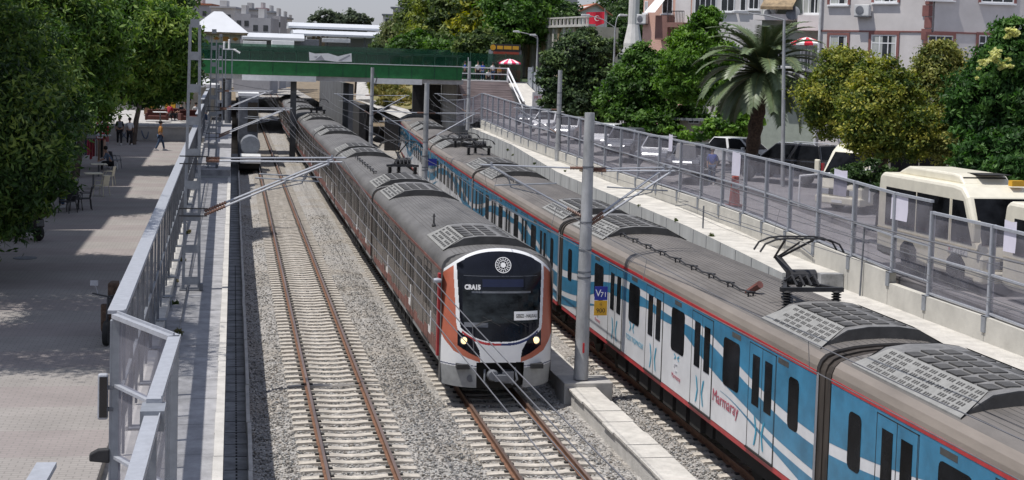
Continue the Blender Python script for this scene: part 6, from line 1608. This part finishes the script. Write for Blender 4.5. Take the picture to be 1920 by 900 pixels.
scooter('dark brown scooter close behind the near left fence, mirror sticking up',(-5.35,31.6,2.8),R(175),'palm_bark')
p = atz(52,448,2.8); scooter('black scooter with pale shield parked under the nearest left tree',(p.x,p.y,2.8),R(40),'car_black')
p = atz(30,400,2.8); scooter('second dark scooter deeper in the shade of the nearest left tree',(p.x,p.y,2.8),R(70),'car_grey')
# cone/barrier
p = at(1325,392,60); t = thing('traffic_barrier','tall red plastic road barrier seen through the fence','barrier',(max(p.x,17.6),p.y,3.3))
b = MB(); b.extr([(-.28,0),(-.22,.1),(-.13,1.25),(.13,1.25),(.22,.1),(.28,0)],'y',-.09,.09); b.build('body','cone_red',t,bevel=.03); b = MB(); b.box(-.34,.34,-.2,.2,0,.07); b.build('foot','cone_red',t); b = MB(); b.box(-.17,.17,-.10,-.091,.75,.95); b.build('reflector','white_paint',t)
t = thing('barrier_rail','white painted metal barrier rail at the street corner right of the black estate','barrier',tuple(at(1500,330,55)))
b = MB(); b.tube([(0,0,-1.2),(0,0,.0),(3.0,.3,.25),(3.0,.3,-1.0)],.05,6); b.build('rail','white_paint',t)
t = thing('barrier_rail','pale horizontal rail behind the fence near the red sign','barrier',tuple(at(1165,232,100)))
b = MB(); b.tube([(0,0,-.7),(0,0,0),(4.2,0,.0),(4.2,0,-.7)],.05,6); b.build('rail','white_dirty',t)
t = thing('planter_block','rough grey concrete block standing by the fence left of the person in blue','block',tuple(at(1285,285,70)))
b = MB(); b.extr([(-.5,-.9),(.5,-.9),(.45,.35),(-.35,.42)],'y',-.3,.3); b.build('block','concrete',t,bevel=.06)
# ================================================================== people
def person(label, loc, rz, top, legs, pose='stand', hair='hair', h=1.72, bag=None, group=None, hat=None, arms=None, shoes='cloth_white', skirt=False):
    t = thing('person', label, 'person', loc, rz, group); k = h/1.72
    sit = pose == 'sit'; bend = pose == 'bend'
    hipz = .50 if (sit or bend) else .90
    lean = {'stand':0,'walk':.05,'sit':.02,'bend':.42,'lean':.25,'crouch':.3}[pose]
    if pose == 'crouch': hipz = .38
    hip = Vector((0,0,hipz)); dirv = Vector((0,math.sin(lean),math.cos(lean)))
    chest = hip+dirv*.38; neck = hip+dirv*.56; head = neck+Vector((0,math.sin(lean*.8),math.cos(lean*.8)))*.17
    E = []; V = []; Rd = []
    def add(p, r): V.append(Vector(p)); Rd.append(r); return len(V)-1
    def chain(i, pts):
        for p, r in pts: j = add(p,r); E.append((i,j)); i = j
        return i
    r0 = add(hip,.14); c_ = chain(r0,[(hip+dirv*.2,.125),(chest,.135),(neck,.06)])
    hd = chain(c_,[(neck+(head-neck)*.55,.055),(head,.095),(head+Vector((0,.01,.10)),.075)])
    st = {'stand':(.0,.04),'walk':(.30,-.26)}.get(pose,(0,0)); feet = []; hands = []
    for s, sw in ((-1,st[0]),(1,st[1])):
        hp = hip+Vector((s*.09,0,-.04))
        if sit or bend: kn = Vector((s*.12,.42,hipz)); an = Vector((s*.13,.44,.08)); ft = an+Vector((0,.16,-.04))
        elif pose == 'crouch': kn = Vector((s*.16,.30,.52)); an = Vector((s*.13,.08,.08)); ft = an+Vector((0,.16,-.04))
        else: kn = Vector((s*.10,sw*.55+.03,.47)); an = Vector((s*.10,sw-.03,.08)); ft = an+Vector((0,.17,-.04))
        i = add(hp,.095); E.append((r0,i)); chain(i,[((hp+kn)/2,.082),(kn,.06),((kn+an)/2,.055),(an,.04),(ft,.035)]); feet.append((hp,kn,an,ft))
    for s in (-1,1):
        sh = neck+Vector((s*.17,0,-.06))-dirv*.02
        if arms == 'forward' or bend or sit: el = sh+Vector((s*.04,.12,-.26)); wr = el+Vector((-s*.06,.24,-.02 if arms else -.10))
        elif pose == 'walk': el = sh+Vector((s*.05,-.08*s,-.28)); wr = el+Vector((0,.14*s+.05,-.22))
        else: el = sh+Vector((s*.06,-.02,-.28)); wr = el+Vector((-s*.02,.08,-.24))
        i = add(sh,.055); E.append((2,i)); chain(i,[((sh+el)/2,.047),(el,.04),(wr,.028),(wr+(wr-el).normalized()*.08,.032)]); hands.append((sh,el,wr))
    def skin_obj(name, VV, EE, RR, m_, par):
        me = bpy.data.meshes.new(name); me.from_pydata([tuple(v*k) for v in VV],EE,[]); me.materials.append(MT[m_])
        o = bpy.data.objects.new(name,me); COL.objects.link(o); o.parent = par
        sk = o.modifiers.new('skin','SKIN'); sv = me.skin_vertices[0].data
        for i, r in enumerate(RR): sv[i].radius = (r*k,r*k); sv[i].use_root = (i == 0)
        sb = o.modifiers.new('sub','SUBSURF'); sb.levels = 1; sb.render_levels = 1
        dg = bpy.context.evaluated_depsgraph_get(); me2 = bpy.data.meshes.new_from_object(o.evaluated_get(dg)); o.modifiers.clear(); o.data = me2
        if not me2.materials: me2.materials.append(MT[m_])
        me2.polygons.foreach_set('use_smooth',[True]*len(me2.polygons)); return o
    body = skin_obj('body',V,E,Rd,'skin',t)
    sv_ = [hip+dirv*.02,hip+dirv*.2,chest,neck-dirv*.03]; se = [(0,1),(1,2),(2,3)]; sr = [.150,.145,.155,.085]
    for (sh,el,wr) in hands: i = len(sv_); sv_ += [sh,(sh+el)/2,el]; se += [(2,i),(i,i+1),(i+1,i+2)]; sr += [.07,.06,.052]
    skin_obj('shirt',sv_,se,sr,top,t)
    lv = [hip+Vector((0,0,.02))]; le = []; lr = [.152]
    for (hp,kn,an,ft) in feet:
        i = len(lv); lv += [hp,(hp+kn)/2,kn,(kn+an)/2,an+Vector((0,0,.03))]; le += [(0,i),(i,i+1),(i+1,i+2),(i+2,i+3),(i+3,i+4)]; lr += [.108,.096,.074,.068,.058]
    skin_obj('trousers',lv,le,lr,legs,t)
    for (hp,kn,an,ft) in feet:
        b = MB(); a = (an*k); b.extr([(a.y-.09,a.z-.08),(a.y+.22,a.z-.08),(a.y+.20,a.z-.03),(a.y+.04,a.z+.03),(a.y-.09,a.z+.03)],'x',a.x-.045,a.x+.045); b.build('shoe',shoes,t,bevel=.015)
    b = MB(); c = head*k; b.lathe([(.04,.115),(.085,.09),(.108,.03),(.105,-.03),(.07,-.08)][::-1],(c.x,c.y-.022,c.z+.045),14); b.build('hair',hat or hair,t,smooth=True)
    b = MB(); 
    for s in (-1,1): b.box(c.x+s*.035-.012,c.x+s*.035+.012,c.y+.080,c.y+.092,c.z+.012,c.z+.026)
    b.build('eyes','text_black',body)
    b = MB(); b.extr([(c.y+.085,c.z+.01),(c.y+.112,c.z-.018),(c.y+.085,c.z-.024)],'x',c.x-.012,c.x+.012); b.build('nose','skin',body)
    if bag: b = MB(); q = (chest*k); b.box(q.x-.14,q.x+.14,q.y-.30,q.y-.15,q.z-.22,q.z+.14); b.build('backpack',bag,t,bevel=.05)
    return t
gP = 'people on the left pavement'
p = atz(300,283,3.13); person('person in ochre yellow shirt and blue jeans walking on the left pavement',(p.x,p.y,interp(LZ,p.y)),R(-75),'cloth_ochre','cloth_jeans','walk',group=gP)
p = atz(243,271,3.2); person('person in white top and black trousers walking away beside the backpack wearer',(p.x,p.y,interp(LZ,p.y)),R(10),'cloth_white','cloth_black','walk',group=gP,h=1.64)
p = atz(224,271,3.2); person('person in black with a black backpack walking away near the red banner',(p.x,p.y,interp(LZ,p.y)),R(5),'cloth_black','cloth_black','walk',bag='galv_dark',group=gP,h=1.75)
p = atz(204,321,2.9); s_pos = (p.x+.35,p.y,2.85)
person('person in blue-grey shirt bent forward on a seat beside the clothes rack',(p.x+.1,p.y,2.85),R(95),'cloth_bluegrey','cloth_black','bend',group=gP)
p = atz(133,388,2.8); person('person in blue-grey top sitting at the dark chairs under the branches',(p.x+.05,p.y,2.8),R(120),'cloth_bluegrey','cloth_jeans','sit',group=gP)
gK = 'people at the cafe terrace'
for (u,v,tp,lg,rz,ps,lab) in ((303,222,'cloth_white','cloth_black',20,'sit','person in white sitting at the left of the cafe terrace under the tree edge'),
    (318,226,'cloth_red','cloth_black',-30,'sit','person in red sitting at the cafe table with the white cloth'),
    (352,214,'cloth_black','cloth_black',0,'stand','person in black standing behind the cafe guests near the mast'),
    (367,226,'cloth_white','cloth_jeans',40,'sit','person in pale top and jeans sitting between the mast legs on the terrace'),
    (376,228,'cloth_bluegrey','cloth_jeans',-60,'sit','person with blue-grey top sitting nearest the fence on the terrace'),
    (340,226,'cloth_black','cloth_black',60,'sit','person in dark clothes sitting left of the big mast leg')):
    p = atz(u,v,4.08); person(lab,(p.x,min(max(p.y,99),130),4.06),R(rz),tp,lg,ps,group=gK)
p = at(1335,318,70); person('person in bright blue top with fair hair standing behind the fence',(max(p.x,19.0),p.y,interp(RZ,p.y)),R(160),'cloth_blue','cloth_jeans','stand',hair='plaster_cream',group='people on the right street',h=1.75)
p = at(1308,312,72); person('dark haired person behind the fence beside the concrete block',(max(p.x,18.6),p.y,interp(RZ,p.y)),R(200),'cloth_black','cloth_black','stand',group='people on the right street')
p = at(1215,290,84); person('person in dark cap standing in the tree shade behind the silver saloon',(p.x,p.y+4,interp(RZ,p.y)),R(180),'cloth_black','cloth_black','stand',group='people on the right street')
gT = 'people at the top of the stairs'
for (x,y,tp,lg,ps,h,rz,bg,lab) in ((19.1,131.75,'cloth_white','cloth_black','lean',1.78,180,None,'person in pale shirt leaning on the white railing at the top of the stairs'),
    (20.2,132.2,'cloth_white','cloth_black','crouch',1.6,170,None,'person crouching behind the white railing on the landing'),
    (17.6,134.2,'cloth_red','cloth_black','walk',1.7,90,None,'person in red walking at the bridge end behind the railing'),
    (18.3,134.0,'cloth_blue','cloth_black','walk',1.72,80,None,'person with white cap walking next to the one in red'),
    (21.2,135.6,'cloth_white','cloth_jeans','stand',1.7,20,None,'person in white waiting at the food stall counter'),
    (20.3,136.0,'cloth_blue','cloth_jeans','stand',1.7,-20,None,'person in blue left of the food stall'),
    (21.3,132.6,'cloth_ochre','cloth_black','stand',1.5,200,None,'child in orange and yellow beside the right railing post')):
    person(lab,(x,y,7.24),R(rz),tp,lg,ps,bag=bg,h=h,group=gT)
# ================================================================== pavement furniture
def chair(label, loc, rz, m_, group, legm=None):
    t = thing('chair', label, 'chair', loc, rz, group); legm = legm or m_
    b = MB(); b.box(-.23,.23,-.22,.24,.42,.455); b.build('seat',m_,t,bevel=.01)
    b = MB(); b.extr([(-.22,.44),(-.30,.88),(-.27,.88),(-.19,.44)],'x',-.21,.21); b.build('backrest',m_,t,bevel=.01)
    for s in (-1,1):
        for y_ in (-.22,.20): b = MB(); b.tube([(s*.20,y_,.43),(s*.24,y_*1.25,0)],.018,6); b.build('leg',legm,t)
        b = MB(); b.tube([(s*.24,-.25,.66),(s*.26,.12,.66),(s*.22,.2,.44)],.017,6); b.build('armrest',m_,t)
    return t
def table(label, loc, m_, w_=.75, group='cafe tables on the left pavement'):
    t = thing('table', label, 'table', loc, R(12), group); b = MB(); b.box(-w_/2,w_/2,-w_/2,w_/2,.71,.745); b.build('top',m_,t,bevel=.01)
    b = MB(); b.tube([(0,0,.05),(0,0,.71)],.04,8); b.build('leg','galv_dark',t); b = MB(); b.box(-.3,.3,-.03,.03,0,.05); b.box(-.03,.03,-.3,.3,0,.05); b.build('foot','galv_dark',t); return t
gCh = 'chairs on the left pavement'
for (u,v,rz,m_,lab) in ((203,350,80,'plastic_cream','cream plastic chair nearest the clothes rack'),(190,367,60,'plastic_cream','cream plastic chair in front of the first cream table'),
    (158,392,100,'black_metal','black chair right of the sitting person under the branches'),(140,393,200,'black_metal','black chair the sitting person leans on'),(127,398,150,'black_metal','leftmost black chair half under the leaves'),
    (216,322,-60,'galv_dark','dark slim chair behind the white stool')):
    p = atz(u,v,2.82); chair(lab,(p.x,p.y,interp(LZ,p.y)),R(rz),m_,gCh)
p = atz(175,355,2.82); table('cream square cafe table between two cream chairs',(p.x,p.y,2.8),'plastic_cream')
p = atz(185,335,2.83); table('cream cafe table behind the first one, towards the clothes rack',(p.x,p.y,2.8),'plastic_cream')
p = atz(120,370,2.8); table('pale cafe table half covered by the branches',(p.x,p.y,2.8),'plastic_cream')
p = atz(214,322,2.85); t = thing('stool','white plastic stool beside the bent person','stool',(p.x,p.y,2.85))
b = MB(); b.box(-.17,.17,-.17,.17,.43,.46); b.build('seat','plastic_white',t,bevel=.01)
for s in (-1,1):
    for q in (-1,1): b = MB(); b.tube([(s*.14,q*.14,.44),(s*.19,q*.19,0)],.022,6); b.build('leg','plastic_white',t)
p = atz(165,318,2.85); t = thing('clothes_rack','metal clothes rack hung with coloured garments under a small canopy roof','rack',(p.x,p.y,2.85),R(-8))
b = MB(); 
for x in (-.95,.95): b.tube([(x,0,0),(x,0,1.75)],.02,6); b.beam((x,-.3,.02),(x,.3,.02),.04,.04)
b.tube([(-.95,0,1.6),(.95,0,1.6)],.018,6); b.build('frame','galv',t); b = MB(); b.box(-1.25,1.05,-.5,.5,1.75,1.80); b.build('shelf','galv_light',t)
rr = random.Random(3)
for k in range(13):
    x = -.8+k*.135; b = MB(); l = rr.uniform(.75,1.0); b.extr([(-.22,1.5),(-.08,1.58),(.08,1.58),(.22,1.5),(.20,1.5-l),(-.20,1.5-l)],'x',x-.02,x+.02); b.build('garment',['cloth_black','cloth_bluegrey','paper','cloth_white','cloth_white','cloth_bluegrey','pink_cloth','cloth_red','cloth_red','cloth_white','skin','cloth_black','skin'][k],t,bevel=.01)
b = MB(); b.box(.1,.5,-.05,.05,1.8,2.15); b.build('price_card','white_cloth',t)
t = thing('advertising_banner','upright red banner with white lettering and pale foot beneath the left trees','banner',tuple(atz(192,276,2.95)),R(-14))
b = MB(); b.box(-.38,.38,-.02,.02,.35,2.25); c_ = b.build('cloth','sign_red',t); b = MB(); b.box(-.38,.38,-.022,.022,.05,.35); b.build('lower_strip','white_dirty',t)
b = MB(); b.tube([(-.42,0,0),(-.42,0,2.3)],.02,6); b.build('pole','galv',t)
text('DİLKO',.52,'text_white',(-.12,-.03,1.3),(0,0,1),(-1,0,0),parent=c_,width=1.5,bold=.01); text('İNGİLİZCE',.26,'text_white',(.22,-.03,1.3),(0,0,1),(-1,0,0),parent=c_,width=1.4)
# cafe terrace
gU = 'parasols of the left cafe'
p = atz(343,222,4.08); parasol('red parasol over the left cafe',(p.x-.25,112,4.06),1.5,2.75,'red_cloth','red_cloth',gU)
t = thing('canopy_tent','cream pointed canopy over the cafe terrace beneath the bridge end','canopy',(-6.0,118,4.06))
b = MB(); e = [(-1.2,-2,2.6),(2.0,-2,2.5),(2.0,2,2.5),(-1.2,2,2.6)]; ap = (-.9,0,3.9)
for i in range(4): b.poly([e[i],e[(i+1)%4],ap]); b.quad(e[i],e[(i+1)%4],(e[(i+1)%4][0],e[(i+1)%4][1],e[(i+1)%4][2]-.25),(e[i][0],e[i][1],e[i][2]-.25))
b.build('cloth','white_dirty',t,fix=False)
for q in e: b = MB(); b.tube([(q[0],q[1],0),q],.04,6); b.build('post','galv',t)
for i, (x,y) in enumerate(((-8.2,106),(-7.0,109),(-5.9,106.5))):
    t = thing('sofa',['left','middle','right'][i]+' dark red cushioned cafe sofa on the terrace','sofa',(x,y,4.06),R(10*i),'cafe sofas')
    b = MB(); b.box(-.7,.7,-.35,.35,.12,.42); b.build('seat','sofa',t,bevel=.05); b = MB(); b.box(-.7,.7,.25,.42,.3,.85); b.build('backrest','sofa',t,bevel=.05)
    for s in (-1,1): b = MB(); b.box(s*.72-.09,s*.72+.09,-.35,.4,.1,.6); b.build('armrest','sofa',t,bevel=.04)
table('low cafe table with a white cloth on the terrace',(-7.9,104.5,4.06),'white_cloth',.9,'cafe terrace tables')
t = thing('terrace_wall','low concrete wall with blue-black graffiti below the cafe','wall',(-30,97.05,3.1))
b = MB(); b.box(0,25,0,.14,0,.98); w__ = b.build('wall','concrete',t)
b = MB(); b.box(-.02,25.05,-.06,.2,.98,1.06); b.build('coping','concrete_light',t)
for (x,s) in ((20.1,.35),(20.7,.3),(21.5,.25)):
    b = MB(); P = [(x+s*math.cos(a)*.9,-.005,.5+.28*math.sin(a*1.7+x)) for a in np.linspace(0,6.28,12)]; b.tube(P,.03,4); b.build('graffiti','cloth_bluegrey',w__)
t = thing('menu_board','yellow framed food counter at the back of the cafe','counter',(-8.6,118,4.06))  # wooden counter with a plain yellow panel
b = MB(); b.box(-1.2,1.3,0,.6,0,1.1); b.build('counter','wood',t,bevel=.02); b = MB(); b.box(-1.1,1.2,-.02,.02,.55,1.05); b.build('panel','sign_yellow',t); b = MB(); b.box(.2,.9,.1,.2,1.1,2.3); b.build('menu','plaster_cream',t)
# manhole and small things
b = MB(); p = atz(47,484,2.8); b.lathe([(.34,0),(.34,.012)],(p.x,p.y,2.801),24); tag(b.build('manhole_cover','galv_dark'),'round dark manhole cover in the shaded pavement','manhole')
for i,(u,v,lab) in enumerate(((1095,222,'leaning brown board on the right ledge'),)):
    pass

# small debris on the ledge and weeds
for i,(u,v,z,sx,lab) in enumerate(((925,243,3.2,.35,'leaning rusty board on the far right ledge'),(1100,322,2.9,.5,'heap of rubble on the right ledge before the plated mast'))):
    p = atz(u,v,z); rr = random.Random(i+5); b = MB()
    if i == 0: b.box(-.03,.03,-.3,.3,0,.7); o = b.build('board','plaster_brown')
    else:
        b.extr([(-.7,0),(-.3,.16),(.1,.22),(.5,.1),(.8,0)],'x',-.3,.3); o = b.build('rubble_heap','soil',bevel=.05)
    o.location = (p.x,p.y,interp(LEZ,p.y)); tag(o,lab,['board','rubble'][i])
L_ = [(x,y,z,.09) for (x,y,z) in [(-4.25+rng.uniform(-.1,.25),y_,2.62) for y_ in (21.5,24,26.2,29.8,33.1,35.5,37.2,41,45,52)]+[(14.6+rng.uniform(-.3,1.2),y_,interp(LEZ,y_)+.03) for y_ in (52,57,63,71,80,86,92,97,101,108)]]
o = leaf_cloud('weeds', L_, [(.03,.05,.015),(.07,.09,.03),(.14,.12,.06)], 900, .07, None, 55, 2.2, droop=-.5, spread=.9); tag(o,'small dry weeds sprouting along the concrete ledges','weeds',kind='stuff')
